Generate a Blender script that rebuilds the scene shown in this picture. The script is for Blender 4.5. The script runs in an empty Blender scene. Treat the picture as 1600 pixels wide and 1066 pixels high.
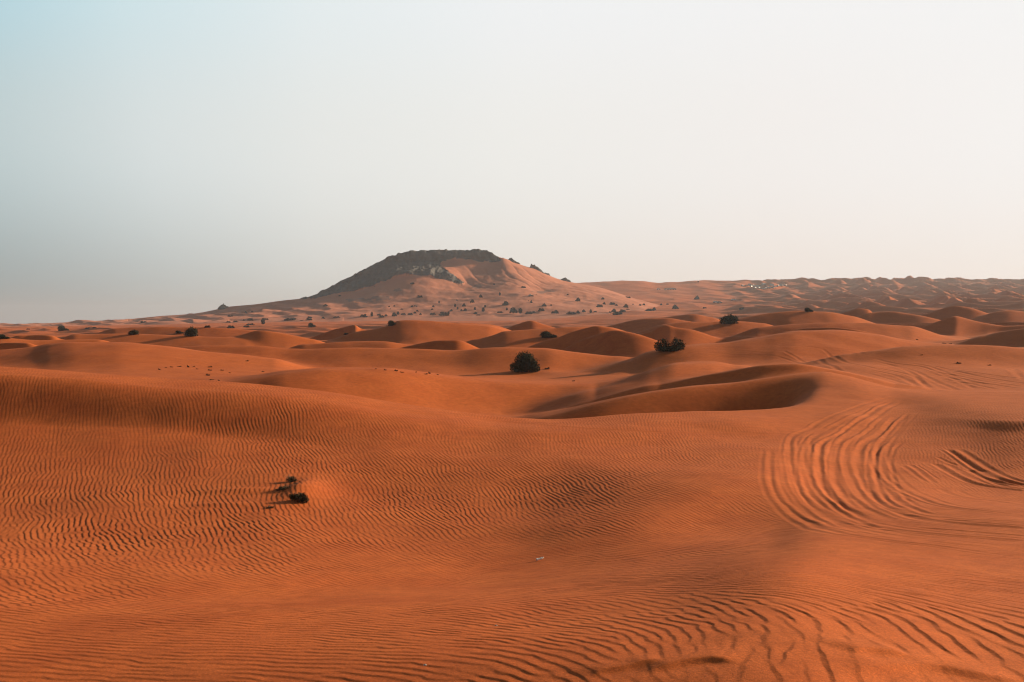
import bpy, math, random
import numpy as np

# ------------------------------------------------------------------ camera, sky, sun, exposure
scene = bpy.context.scene
Q = 1.0
W_, H_, LENS, SENS = 1600.0, 1066.0, 35.0, 36.0
F = W_ * LENS / SENS
PITCH = math.atan((533 - 500) / F)
EYE = 6.0                                   # eye height in world units above z = 0
cam_d = bpy.data.cameras.new("camera")
cam_d.lens = LENS; cam_d.sensor_width = SENS; cam_d.clip_start = 0.1; cam_d.clip_end = 30000
cam = bpy.data.objects.new("camera", cam_d)
scene.collection.objects.link(cam)
cam.location = (0, 0, EYE)
cam.rotation_euler = (math.pi / 2 - PITCH, 0, 0)
scene.camera = cam
scene.view_settings.view_transform = 'Standard'
scene.view_settings.look = 'None'
scene.view_settings.exposure = 0.40
scene.view_settings.gamma = 1.0
scene.view_settings.use_curve_mapping = False
scene.cycles.use_denoising = True
scene.cycles.max_bounces = 5
scene.cycles.volume_bounces = 1
scene.cycles.filter_width = 1.15

SUN_AZ, SUN_EL, SUN_STR = math.radians(64), math.radians(16), 4.8
sd = bpy.data.lights.new("sun", 'SUN')
sd.energy = SUN_STR; sd.angle = math.radians(2.0); sd.color = (1.0, 0.76, 0.52)
sun = bpy.data.objects.new("sun", sd)
scene.collection.objects.link(sun)
from mathutils import Vector
sv = Vector((math.sin(SUN_AZ) * math.cos(SUN_EL), math.cos(SUN_AZ) * math.cos(SUN_EL), math.sin(SUN_EL)))
sun.rotation_euler = sv.to_track_quat('Z', 'Y').to_euler()
sun.location = (300, 100, 200)


def lin(c):
    return tuple(((v / 255) / 12.92 if v / 255 <= 0.04045 else ((v / 255 + 0.055) / 1.055) ** 2.4) for v in c) + (1.0,)


world = bpy.data.worlds.new("World"); scene.world = world
world.use_nodes = True
nt = world.node_tree; nt.nodes.clear()
N, L = nt.nodes, nt.links


def wnode(kind, **kw):
    n = N.new(kind)
    for k, v in kw.items():
        setattr(n, k, v)
    return n


def wmath(op, a, b=None, clamp=False):
    n = wnode('ShaderNodeMath', operation=op, use_clamp=clamp)
    for i, v in enumerate((a, b)):
        if v is None: continue
        if isinstance(v, (int, float)): n.inputs[i].default_value = v
        else: L.new(v, n.inputs[i])
    return n.outputs[0]


def ramp(nt_, fac, stops, interp='B_SPLINE'):
    r = nt_.nodes.new('ShaderNodeValToRGB'); cr = r.color_ramp; cr.interpolation = interp
    while len(cr.elements) > 1: cr.elements.remove(cr.elements[-1])
    cr.elements[0].position = stops[0][0]; cr.elements[0].color = stops[0][1]
    for p, c in stops[1:]:
        e = cr.elements.new(p); e.color = c
    nt_.links.new(fac, r.inputs[0])
    return r.outputs[0]


tc = wnode('ShaderNodeTexCoord')
sep = wnode('ShaderNodeSeparateXYZ'); L.new(tc.outputs['Generated'], sep.inputs[0])
# hazy evening sky: grey-blue away from the sun, milky white around it, blue overhead
side = wmath('ADD', wmath('MULTIPLY', sep.outputs['X'], 0.85), 0.5, True)     # left .. right
def g(px): return 0.5 + 0.85 * math.sin(math.atan((px - 800) / F))
c_hor = ramp(nt, side, [(0.0, lin((95, 108, 108))), (g(0), lin((138, 148, 147))), (g(250), lin((172, 177, 173))), (g(500), lin((209, 206, 198))), (g(800), lin((230, 219, 207))), (g(1200), lin((240, 225, 214))), (g(1600), lin((242, 228, 218)))], 'LINEAR')
c_mid = ramp(nt, side, [(0.0, lin((130, 152, 156))), (g(0), lin((192, 208, 210))), (g(250), lin((217, 225, 225))), (g(500), lin((231, 233, 230))), (g(800), lin((239, 238, 234))), (g(1200), lin((243, 239, 236))), (g(1600), lin((245, 242, 240)))], 'LINEAR')
c_top = ramp(nt, side, [(0.0, lin((135, 185, 205))), (g(0), lin((174, 213, 225))), (g(220), lin((204, 227, 233))), (g(500), lin((228, 237, 239))), (g(800), lin((240, 242, 243))), (g(1200), lin((243, 243, 243))), (g(1600), lin((244, 244, 244)))], 'LINEAR')
sky = wnode('ShaderNodeTexSky', sky_type='NISHITA', sun_disc=False)
sky.sun_elevation = SUN_EL; sky.sun_rotation = SUN_AZ; sky.dust_density = 4.0; sky.air_density = 1.0
skys = wnode('ShaderNodeMix', data_type='RGBA', blend_type='MULTIPLY'); skys.inputs[0].default_value = 1
L.new(sky.outputs[0], skys.inputs[6]); skys.inputs[7].default_value = (0.055, 0.055, 0.055, 1)


def wmix(a, b, lo, hi):
    m = wnode('ShaderNodeMapRange', interpolation_type='SMOOTHERSTEP')
    L.new(sep.outputs['Z'], m.inputs[0]); m.inputs[1].default_value = lo; m.inputs[2].default_value = hi
    x = wnode('ShaderNodeMix', data_type='RGBA'); L.new(m.outputs[0], x.inputs[0]); L.new(a, x.inputs[6]); L.new(b, x.inputs[7])
    return x.outputs[2]


s1 = wmix(c_hor, c_mid, -0.06, 0.19)
s2 = wmix(s1, c_top, 0.15, 0.34)
s3 = wmix(s2, skys.outputs[2], 0.32, 0.55)
mr = wnode('ShaderNodeMapRange', interpolation_type='SMOOTHSTEP')      # the sky behind is dimmer than the side of the low sun
L.new(sep.outputs['Y'], mr.inputs[0]); mr.inputs[1].default_value = -0.6; mr.inputs[2].default_value = 0.6; mr.inputs[3].default_value = 0.6; mr.inputs[4].default_value = 1.0
dim = wnode('ShaderNodeVectorMath', operation='SCALE'); L.new(s3, dim.inputs[0]); L.new(mr.outputs[0], dim.inputs['Scale'])
bg = wnode('ShaderNodeBackground'); L.new(dim.outputs[0], bg.inputs[0]); bg.inputs[1].default_value = 0.765
wo = wnode('ShaderNodeOutputWorld'); L.new(bg.outputs[0], wo.inputs[0])

# ------------------------------------------------------------------ maths helpers
rng = np.random.default_rng(7)
_lat = rng.random((256, 256)).astype(np.float32)


def vnoise(x, y, seed=0):
    x = x + seed * 17.13; y = y + seed * 31.7
    xi = np.floor(x).astype(np.int64); yi = np.floor(y).astype(np.int64)
    fx = x - xi; fy = y - yi
    fx = fx * fx * fx * (fx * (fx * 6 - 15) + 10); fy = fy * fy * fy * (fy * (fy * 6 - 15) + 10)
    a = _lat[xi & 255, yi & 255]; b = _lat[(xi + 1) & 255, yi & 255]
    c = _lat[xi & 255, (yi + 1) & 255]; d = _lat[(xi + 1) & 255, (yi + 1) & 255]
    return (a * (1 - fx) + b * fx) * (1 - fy) + (c * (1 - fx) + d * fx) * fy


def fbm(x, y, octs=4, seed=0, gain=0.5):
    s = 0; a = 1.0; t = 0
    for i in range(octs):
        s = s + a * (vnoise(x, y, seed + i * 3) - 0.5); t += a
        x, y = (x * 1.62 + y * 1.18), (-x * 1.18 + y * 1.62); a *= gain
    return s / t * 2


def sstep(x, a, b):
    q = np.clip((x - a) / (b - a), 0, 1)
    return q * q * (3 - 2 * q)


CP, SP = math.cos(PITCH), math.sin(PITCH)


def ray(u, v):
    """slope of the sight line through photo pixel (u, v): x/y and z/y"""
    a = (u - 800) / F; b = (533 - v) / F
    y = CP + b * SP
    return a / y, (-SP + b * CP) / y


def at(u, v, D):
    t, s = ray(u, v)
    return np.array([t * D, D, EYE + s * D])


TG = np.linspace(-0.8, 0.8, 1601)           # dense table of directions


def pch(x, y, xq):
    """monotone cubic through (x, y)"""
    x = np.asarray(x, float); y = np.asarray(y, float)
    h = np.diff(x); d = np.diff(y) / h
    m = np.zeros_like(y); m[0] = d[0]; m[-1] = d[-1]
    for i in range(1, len(y) - 1):
        if d[i - 1] * d[i] > 0:
            w1 = 2 * h[i] + h[i - 1]; w2 = h[i] + 2 * h[i - 1]
            m[i] = (w1 + w2) / (w1 / d[i - 1] + w2 / d[i])
    xq = np.clip(xq, x[0], x[-1])
    k = np.clip(np.searchsorted(x, xq, side='right') - 1, 0, len(x) - 2)
    q = (xq - x[k]) / h[k]
    return ((1 + 2 * q) * (1 - q) ** 2 * y[k] + q * (1 - q) ** 2 * h[k] * m[k] + q * q * (3 - 2 * q) * y[k + 1] + q * q * (q - 1) * h[k] * m[k + 1])


def smooth(a, n):
    if n < 2: return a
    k = np.hanning(n + 2)[1:-1]; k /= k.sum()
    return np.convolve(np.pad(a, n, mode='edge'), k, mode='same')[n:-n]


class Layers:
    """ground profile along every direction: nodes (u, v or z, depth) joined smoothly in depth"""
    def __init__(self, nodes, sm=41):
        self.D = []; self.Z = []
        uq = TG * F + 800
        for n in nodes:
            us = [p[0] for p in n['p']]
            D = smooth(pch(us, [p[2] for p in n['p']], uq), sm)
            if n.get('z'): Z = smooth(pch(us, [p[1] for p in n['p']], uq), sm)
            else:
                v = smooth(pch(us, [p[1] for p in n['p']], uq), n.get('sm', sm))
                Z = ray(uq, v)[1] * D
            self.D.append(D); self.Z.append(Z)
        self.D = np.array(self.D); self.Z = np.array(self.Z)
        h = np.maximum(np.diff(self.D, axis=0), 0.05); d = np.diff(self.Z, axis=0) / h
        m = np.zeros_like(self.Z); m[0] = d[0]; m[-1] = d[-1]
        for i in range(1, len(self.Z) - 1):
            w1 = 2 * h[i] + h[i - 1]; w2 = h[i] + 2 * h[i - 1]
            ok = d[i - 1] * d[i] > 1e-9
            with np.errstate(all='ignore'):
                mm = (w1 + w2) / (w1 / np.where(ok, d[i - 1], 1) + w2 / np.where(ok, d[i], 1))
            m[i] = smooth(np.where(ok, mm, 0), 45)
        self.M = m

    def __call__(self, t, D):
        sh = t.shape; t = t.ravel(); D = D.ravel()
        f = (np.clip(t, -0.7999, 0.7999) + 0.8) / 1.6 * (len(TG) - 1)
        j = f.astype(np.int64); w = f - j
        K = len(self.D)
        def col(A, k): return A[k, j] * (1 - w) + A[k, j + 1] * w
        out = col(self.Z, 0).copy()
        D0 = col(self.D, 0)
        for k in range(K - 1):
            D1 = col(self.D, k + 1)
            msk = D >= D0
            if not msk.any():
                break
            h = np.maximum(D1 - D0, 0.05); q = np.clip((D - D0) / h, 0, 1)
            z0, z1, m0, m1 = col(self.Z, k), col(self.Z, k + 1), col(self.M, k), col(self.M, k + 1)
            val = (1 + 2 * q) * (1 - q) ** 2 * z0 + q * (1 - q) ** 2 * h * m0 + q * q * (3 - 2 * q) * z1 + q * q * (q - 1) * h * m1
            out = np.where(msk, val, out)
            D0 = D1
        return out.reshape(sh)


# near slopes, read off the photograph: (column, row or height below the eye, depth)
S1v = [(-700, 560), (-400, 566), (0, 575), (100, 580), (200, 587), (300, 593), (400, 600), (500, 612), (600, 627), (700, 642), (800, 654), (850, 655), (1000, 646), (1100, 643), (1180, 641)]
S1D = [(-700, 27), (0, 27), (400, 27), (600, 26.6), (800, 26.4), (1000, 27.4), (1180, 29.3)]
def with_D(vs, Ds): return [(u, v, float(np.interp(u, [d[0] for d in Ds], [d[1] for d in Ds]))) for u, v in vs]
BASE = Layers([
    dict(z=1, p=[(-700, -1.62, 0.0), (800, -1.62, 0.0), (2200, -1.62, 0.0)]),
    dict(p=[(-700, 1066, 5.3), (0, 1066, 5.2), (400, 1066, 4.95), (800, 1066, 4.6), (1000, 1066, 4.45), (1200, 1066, 4.35), (1600, 1066, 4.9), (2200, 1066, 5.2)]),
    dict(p=[(-700, 970, 7.3), (0, 970, 7.1), (400, 965, 7.0), (800, 960, 6.8), (1000, 950, 6.6), (1200, 925, 6.4), (1400, 912, 7.4), (1600, 905, 8.3), (2200, 890, 9.6)]),
    dict(p=[(-700, 900, 10.2), (0, 915, 9.6), (200, 925, 9.4), (400, 921, 9.8), (600, 900, 11.1), (800, 872, 12.4), (1000, 838, 12.9), (1200, 806, 14.2), (1300, 801, 14.2), (1400, 806, 13.8), (1600, 820, 12.4), (2200, 830, 11.4)]),
    dict(p=[(-700, 800, 16), (0, 805, 15.4), (200, 810, 15.0), (400, 805, 15.1), (600, 790, 16.5), (800, 790, 16.1), (1000, 775, 15.5), (1200, 748, 17.3), (1300, 740, 19.4), (1400, 740, 20.3), (1500, 748, 20.2), (1600, 757, 19.5), (2200, 760, 19.0)]),
    dict(p=[(-700, 672, 22.8), (0, 662, 22.8), (100, 668, 22.6), (200, 673, 22.4), (300, 680, 22.0), (400, 690, 21.5), (600, 705, 20.7), (800, 716, 20.4), (1000, 700, 21.8), (1200, 686, 24.0), (1300, 682, 25.2), (1400, 680, 26.0), (1500, 685, 25.0), (1600, 694, 23.4), (1800, 690, 23.0), (2200, 690, 23.0)]),
    dict(sm=21, p=[(-700, 576, 25.0), (0, 585, 25.2), (100, 592, 25.1), (200, 600, 24.9), (300, 607, 24.8), (400, 615, 24.6), (500, 627, 24.5), (600, 641, 24.4), (700, 656, 24.3), (800, 667, 24.3), (900, 664, 24.7), (1000, 657, 25.5), (1200, 651, 27.6), (1300, 650, 28.8), (1400, 661, 28.2), (1500, 668, 26.4), (1600, 675, 24.6), (1800, 664, 24.0), (2200, 660, 24.0)]),
    dict(sm=15, p=with_D(S1v, S1D) + [(1240, 639.5, 30), (1300, 637, 31), (1400, 645, 30.3), (1500, 652, 27.8), (1600, 655, 25.7), (1800, 640, 25.0), (2200, 630, 25.5)]),
    dict(z=1, p=[(-700, -3.4, 34), (0, -3.2, 34), (400, -3.9, 34), (700, -4.5, 34), (900, -4.5, 34), (1000, -4.75, 34.6), (1100, -4.9, 35.2), (1170, -4.5, 35.6), (1230, -3.25, 36.0), (1280, -2.5, 36.0), (1350, -2.6, 34.2), (1400, -2.75, 33.2), (1500, -2.6, 31.5), (1600, -2.55, 29.5), (2200, -2.2, 29.5)]),
    dict(sm=15, p=[(-700, 583, 40), (0, 583, 40), (400, 640, 40), (700, 668, 40), (800, 660, 39), (850, 651, 38), (930, 632, 38), (1000, 617, 38.4), (1080, 605, 39), (1150, 599, 39.5), (1210, 590, 40), (1260, 583, 40.3), (1285, 581, 40.3), (1320, 587, 39.8), (1370, 601, 38.3), (1400, 609, 37), (1430, 613, 36), (1500, 615, 35), (1600, 617, 34), (1800, 600, 34), (2200, 590, 34)]),
    dict(z=1, p=[(-700, -3.2, 50), (0, -3.1, 50), (300, -3.3, 50), (600, -4.1, 50), (800, -4.6, 50), (1000, -4.2, 50), (1150, -3.5, 49), (1300, -3.2, 46), (1400, -3.1, 45), (1600, -3.05, 44), (2200, -2.9, 44)]),
    dict(z=1, p=[(-700, -3.3, 60), (0, -3.2, 60), (300, -3.3, 60), (600, -3.9, 60), (800, -4.3, 60), (1000, -3.9, 60), (1200, -2.9, 59), (1350, -2.55, 57), (1400, -2.65, 57), (1600, -2.7, 57), (2200, -2.5, 57)]),
    dict(z=1, p=[(-700, -3.7, 82), (0, -3.7, 82), (300, -3.9, 82), (800, -4.3, 82), (1000, -3.9, 82), (1200, -3.4, 82), (1600, -3.1, 82), (2200, -3, 82)]),
    dict(z=1, p=[(-700, -4.2, 130), (0, -4.3, 130), (800, -4.4, 130), (1200, -3.7, 130), (1600, -3.2, 130), (2200, -3, 130)]),
    dict(z=1, p=[(-700, -4.6, 250), (0, -4.6, 250), (800, -4.4, 250), (1200, -3.2, 250), (1600, -1.6, 250), (2200, -1, 250)]),
    dict(z=1, p=[(-700, -5, 450), (0, -4.6, 450), (800, -2.6, 450), (1200, -0.6, 450), (1600, 4, 450), (2200, 6, 450)]),
    dict(z=1, p=[(-700, -6, 800), (0, -5.2, 800), (500, -1, 800), (800, 0.5, 800), (1000, 8, 800), (1200, 11, 800), (1600, 17, 800), (2200, 20, 800)]),
    dict(z=1, p=[(-700, -8, 1150), (0, -7, 1150), (500, -3, 1150), (800, 10, 1150), (1000, 29, 1150), (1200, 31, 1150), (1600, 35, 1150), (2200, 38, 1150)]),
    dict(sm=9, p=[(-700, 512, 1500), (0, 509, 1500), (300, 505, 1500), (500, 500, 1500), (800, 460, 1500), (880, 444, 1500), (935, 441.5, 1500), (965, 440, 1500), (1000, 440, 1500), (1030, 443, 1500), (1060, 441.5, 1500), (1090, 439.5, 1500), (1160, 440, 1500), (1230, 441, 1500), (1270, 440, 1500), (1400, 440, 1500), (1600, 442, 1500), (2200, 440, 1500)]),
    dict(z=1, p=[(-700, -14, 2000), (0, -12, 2000), (500, -10, 2000), (800, 30, 2000), (1000, 40, 2000), (2200, 40, 2000)]),
    dict(z=1, p=[(-700, -40, 6000), (2200, -40, 6000)]),
])


def resample(P, n=40):
    P = np.array(P, float)
    if len(P) < 3:
        return np.array([P[0] + (P[-1] - P[0]) * q for q in np.linspace(0, 1, n)])
    s = np.r_[0, np.cumsum(np.linalg.norm(np.diff(P[:, :2], axis=0), axis=1))]
    q = np.linspace(0, s[-1], n)
    E = np.vstack([2 * P[0] - P[1], P, 2 * P[-1] - P[-2]])
    k = np.clip(np.searchsorted(s, q, side='right') - 1, 0, len(P) - 2)
    f = ((q - s[k]) / (s[k + 1] - s[k]))[:, None]
    p0, p1, p2, p3 = E[k], E[k + 1], E[k + 2], E[k + 3]
    return 0.5 * (2 * p1 + (p2 - p0) * f + (2 * p0 - 5 * p1 + 4 * p2 - p3) * f ** 2 + (3 * p1 - p0 - 3 * p2 + p3) * f ** 3)


def smax(a, b, k):
    h = np.maximum(k - np.abs(a - b), 0) / k
    return np.maximum(a, b) + h * h * k * 0.25


# dunes with a crest line: points (column, row), depth (near end .. far end), lee slope, windward slope, crest rounding
DUNES = [
    ([(290, 606), (350, 599), (400, 590), (450, 581), (520, 577), (600, 578), (700, 589), (800, 597), (900, 600), (960, 599), (1010, 592)], 48.5, 55, .36, .09, 2.2),
    ([(930, 612), (985, 594), (1020, 580), (1060, 569), (1110, 567), (1150, 572)], 49, 53, .20, .08, 2.0),
    ([(1030, 602), (1080, 591), (1120, 583), (1160, 575), (1196, 569.5), (1240, 568), (1300, 577), (1370, 594), (1400, 604)], 45, 43, .50, .10, .5),
    ([(985, 566), (1010, 553), (1050, 544), (1090, 539), (1130, 537), (1165, 531), (1195, 526), (1215, 522), (1250, 518), (1300, 518), (1375, 525), (1425, 534), (1480, 540)], 78, 84, .22, .06, 1.5),
    ([(1330, 553), (1370, 547), (1425, 540), (1475, 539), (1550, 541), (1640, 547), (1750, 545)], 62, 62, .28, .12, 1.0),
    ([(-150, 556), (0, 549), (50, 545), (80, 540), (120, 537), (175, 537), (250, 542), (330, 550), (420, 560)], 78, 74, .13, .10, 2.0),
    ([(250, 548), (320, 542), (405, 541), (450, 544), (550, 545), (700, 548), (775, 545), (850, 546), (900, 554), (960, 561)], 92, 88, .25, .08, 1.0),
    ([(335, 534), (370, 526), (405, 517), (440, 522), (485, 531)], 150, 148, .45, .12, .6),
    ([(560, 517), (607, 509), (622, 501), (640, 500), (700, 503), (760, 508)], 190, 190, .40, .06, 1.0),
    ([(600, 548), (630, 542), (662, 536), (690, 532), (712, 531), (750, 545)], 108, 105, .45, .10, .6),
    ([(750, 530), (770, 524), (790, 517), (840, 514), (900, 511), (950, 512)], 150, 150, .30, .08, 1.0),
    ([(785, 515), (808, 506), (830, 500), (850, 506), (875, 513)], 215, 212, .5, .15, .5),
    ([(868, 529), (890, 520), (917, 512), (932, 509), (950, 512), (975, 518)], 125, 122, .5, .10, .5),
    ([(880, 548), (910, 532), (935, 523), (962, 517), (985, 520), (1020, 530), (1040, 538)], 112, 104, .40, .10, .8),
    ([(35, 523), (60, 522), (80, 524), (95, 530)], 138, 136, .5, .08, .5),
    ([(-30, 543), (10, 537), (40, 536), (65, 543)], 98, 96, .5, .1, .5),
    ([(-80, 530), (0, 527), (60, 532), (150, 534)], 112, 112, .3, .1, 1.0),
    ([(1303, 494), (1322, 487), (1340, 482), (1358, 484), (1369, 497)], 300, 296, .5, .12, .7),
    ([(1360, 488), (1390, 487), (1425, 491), (1480, 503)], 262, 250, .4, .08, .8),
    ([(1462, 487), (1478, 481), (1494, 478), (1512, 481), (1545, 492)], 290, 284, .5, .1, .8),
    ([(1538, 492), (1555, 487), (1575, 485), (1605, 488), (1640, 490)], 270, 270, .45, .1, .8),
    ([(1495, 494), (1515, 499), (1540, 504), (1570, 508), (1630, 505)], 190, 185, .5, .1, .6),
    ([(1235, 517), (1265, 512), (1300, 511), (1330, 513), (1370, 521)], 104, 100, .5, .08, .5),
    ([(1540, 524), (1565, 518), (1590, 514), (1640, 509)], 135, 130, .4, .1, .8),
    ([(1022, 518), (1032, 511), (1043, 509), (1056, 512), (1073, 514)], 150, 148, .45, .12, .4),
    ([(1135, 503), (1165, 497), (1200, 491), (1245, 487), (1290, 489), (1330, 494)], 215, 210, .35, .06, 1.2),
    ([(1040, 507), (1075, 503), (1110, 502), (1150, 501), (1190, 504)], 175, 175, .3, .07, 1.2),
    ([(1190, 512), (1230, 508), (1290, 505), (1350, 506), (1420, 510)], 150, 148, .3, .08, 1.0),
    ([(530, 514), (545, 510), (556, 507), (561, 513)], 215, 213, .5, .12, .5),
    ([(480, 537), (540, 533), (600, 532), (640, 537)], 125, 124, .3, .1, 1.0),
    ([(120, 522), (200, 521), (300, 523), (380, 527)], 150, 148, .25, .08, 1.0),
    ([(180, 513), (260, 511), (330, 513), (400, 517)], 215, 210, .3, .08, 1.0),
    ([(640, 509), (690, 506), (730, 505), (770, 509)], 195, 195, .35, .08, .8),
    ([(1030, 497), (1060, 492), (1085, 490), (1110, 495)], 300, 296, .4, .08, 1.0),
    ([(960, 508), (1000, 500), (1040, 498), (1075, 503)], 240, 236, .35, .08, 1.0),
]


def make_dunes():
    out = []
    uq = TG * F + 800
    for pts, d0, d1, lee, ww, r0 in DUNES:
        us = [p[0] for p in pts]; vs = [p[1] for p in pts]
        V = pch(us, vs, uq)
        Dc = d0 + (d1 - d0) * sstep(uq, us[0], us[-1])
        Z = EYE + ray(uq, V)[1] * Dc
        over = (np.maximum(us[0] - uq, 0) + np.maximum(uq - us[-1], 0)) / F * Dc      # metres past either end
        Z = Z - 0.38 * (np.sqrt(over ** 2 + 1.0) - 1.0)
        Z = smooth(Z, 9)
        # crest lines wander a little in plan
        Dc = Dc * (1 + 0.004 * np.sin(uq / 70.0 + d0))
        out.append((Dc, Z, np.ones_like(Dc), us[0], us[-1], lee, ww, r0))
    return out


DUN = make_dunes()
CLUMP = None


def dune_surface(dn, t, D):
    Dc, Z, cs, _, _, lee, ww, r0 = dn
    f = (np.clip(t, -0.7999, 0.7999) + 0.8) / 1.6 * (len(TG) - 1)
    j = f.astype(np.int64); w = f - j
    c = lambda A: A[j] * (1 - w) + A[j + 1] * w
    d = (D - c(Dc)) * c(cs)
    a = np.abs(d); far = d > 0
    zf = ww * (np.sqrt(a * a + (2.5 * r0) ** 2) - 2.5 * r0)
    zn = lee * (np.sqrt(a * a + r0 * r0) - r0)
    return c(Z) - np.where(far, zf, zn)


# wave trains with natural forks: band-passed noise; phase gives the asymmetric profile
def wave_field(n, size, lams, angs, blend, seed, sr=0.22, sa=0.2):
    """complex field whose phase runs towards the lee side; blend(k_angle, lam_index) -> weights on the lattice"""
    r = np.random.default_rng(seed)
    nh = np.fft.fft2(r.standard_normal((n, n)).astype(np.float32))
    k = np.fft.fftfreq(n, size / n)
    KX, KY = np.meshgrid(k, k, indexing='ij')
    R = np.hypot(KX, KY) + 1e-9; A = np.arctan2(KY, KX)
    out = np.zeros((n, n), np.complex64)
    for li, lam in enumerate(lams):
        k0 = 1 / lam
        rad = np.exp(-(np.log(R / k0) / sr) ** 2)
        for a in angs:
            w = blend(a, li)
            if w is None or w.max() <= 0.001: continue
            da = (A - a + np.pi) % (2 * np.pi) - np.pi
            G = rad * np.exp(-(da / sa) ** 2)
            f = np.fft.ifft2(nh * G)
            f /= np.sqrt((np.abs(f) ** 2).mean())
            out += (f * w).astype(np.complex64)
    return out


def sample(Fd, size, x0, y0, x, y):
    n = Fd.shape[0]
    fx = (x - x0) / size * n; fy = (y - y0) / size * n
    xi = np.floor(fx).astype(np.int64); yi = np.floor(fy).astype(np.int64)
    ax = (fx - xi).astype(np.float32); ay = (fy - yi).astype(np.float32)
    xi0 = xi % n; xi1 = (xi + 1) % n; yi0 = yi % n; yi1 = (yi + 1) % n
    return (Fd[xi0, yi0] * (1 - ax) + Fd[xi1, yi0] * ax) * (1 - ay) + (Fd[xi0, yi1] * (1 - ax) + Fd[xi1, yi1] * ax) * ay


def saw(ph, lee=0.25):
    """0..1, long rise then short steep fall in the direction of growing phase"""
    p = (ph / (2 * np.pi)) % 1.0
    st = 1 - lee
    q = np.clip(p / st, 0, 1); a = 0.45 * q + 0.55 * (0.5 - 0.5 * np.cos(np.pi * q))
    q2 = np.clip((1 - p) / lee, 0, 1); b = q2 ** 1.15 * (1 - 0.15 * (1 - q2))
    return np.where(p < st, a, b)


LEE, LEE2 = math.radians(215), math.radians(186)
def fixed(a, li):
    return np.full((1, 1), math.exp(-((a - LEE) / 0.5) ** 2), np.float32)
def fixed2(a, li):
    return np.full((1, 1), math.exp(-((a - LEE2) / 0.5) ** 2), np.float32)
ANG_D = [LEE + math.radians(q) for q in (-40, -20, 0, 20, 40)]
BIG_S, SML_S = 2600.0, 760.0
BIG = wave_field(1536, BIG_S, [42.0], [a - LEE + LEE2 for a in ANG_D], fixed2, 11, sr=0.40, sa=0.35)
SML = wave_field(1024, SML_S, [27.0], ANG_D, fixed, 12, sr=0.30, sa=0.3)
BIG /= np.sqrt((np.abs(BIG) ** 2).mean()); SML /= np.sqrt((np.abs(SML) ** 2).mean())


def tD(x, y):
    az = np.arctan2(x, y); a = np.abs(az); r = np.hypot(x, y)
    inside = a <= math.pi / 4
    w = sstep(a, math.pi / 4, math.pi)
    t = np.where(inside, x / np.where(inside, np.maximum(y, 1e-6), 1), np.sign(x) * (1 - w))
    D = np.where(inside, y, r / math.sqrt(2))
    return t, D


def ground(x, y):
    """terrain height without ripples and ruts"""
    x = np.asarray(x, float); y = np.asarray(y, float)
    t, D = tD(x, y)
    z = BASE(t, D) + EYE
    u = t * F + 800
    # anonymous dune fields further out
    mz = sstep(D, 85, 180) * (1 - sstep(D, 420, 700))
    if mz.max() > 0:
        sel = mz > 0
        xs, ys = x[sel], y[sel]
        c = sample(SML, SML_S, 0, 0, xs + 9 * fbm(xs / 60, ys / 60, 2, 5), ys)
        amp = np.minimum(np.abs(c) / 1.2, 1.3)
        z[sel] += mz[sel] * (0.55 + 0.45 * sstep(u[sel], 700, 1500)) * 2.9 * (saw(np.angle(c), .3) - 0.5) * amp
    mz = sstep(D, 300, 700) * (1 - sstep(D, 1900, 2600)) * sstep(u, 760, 1250) * (0.22 + 0.78 * sstep(u, 1100, 1300))
    if mz.max() > 0:
        sel = mz > 0
        xs, ys = x[sel], y[sel]
        c = sample(BIG, BIG_S, 0, 0, xs + 25 * fbm(xs / 150, ys / 150, 2, 8), ys)
        amp = np.minimum(np.abs(c) / 1.1, 1.3)
        z[sel] += mz[sel] * 9.0 * (saw(np.angle(c), .42) - 0.5) * amp
        c = sample(SML, SML_S, 90, 40, xs, ys)
        z[sel] += mz[sel] * 3.8 * (saw(np.angle(c), .3) - 0.5) * np.minimum(np.abs(c), 1.2)
    for dn in DUN:
        Dc, Z, cs, ua, ub, lee, ww, r0 = dn
        dm = (Dc.min() + Dc.max()) / 2
        top = Z.max(); hgt = top - (EYE - 6.5)
        mu = hgt / 0.38 / dm * F + 20
        sel = (u > ua - mu) & (u < ub + mu) & (D > dm - hgt / lee - 6) & (D < dm + hgt / ww + 20) & (z < top) & (y > 0)
        if not sel.any(): continue
        sf = dune_surface(dn, t[sel], D[sel])
        z[sel] = smax(z[sel], sf, 0.5 + dm * 0.002)
    # sand piled against the half buried clump in the near slope, with a smooth wind tail to the left
    if (D < 30).any() and CLUMP is not None:
        dx, dy = x - CLUMP[0], y - CLUMP[1]
        z += 0.13 * np.exp(-(np.where(dx > 0, dx / .42, dx / .28)) ** 2 - (dy / .8) ** 2)
        z += 0.03 * np.exp(-((dx + .9) / .8) ** 2 - ((dy + .15) / .22) ** 2)
        z += 0.02 * np.exp(-((dx + 1.0) / .6) ** 2 - ((dy + 1.2) / .16) ** 2)
    # gentle large-scale unevenness
    z += 0.05 * fbm(x / 3.1, y / 3.1, 2, 21) * sstep(D, 6, 14) + 0.010 * fbm(x / 1.1, y / 1.1, 2, 31) * (1 - sstep(D, 60, 120))
    z += 0.35 * fbm(x / 14, y / 14, 3, 41) * sstep(D, 45, 90)
    return z


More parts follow.
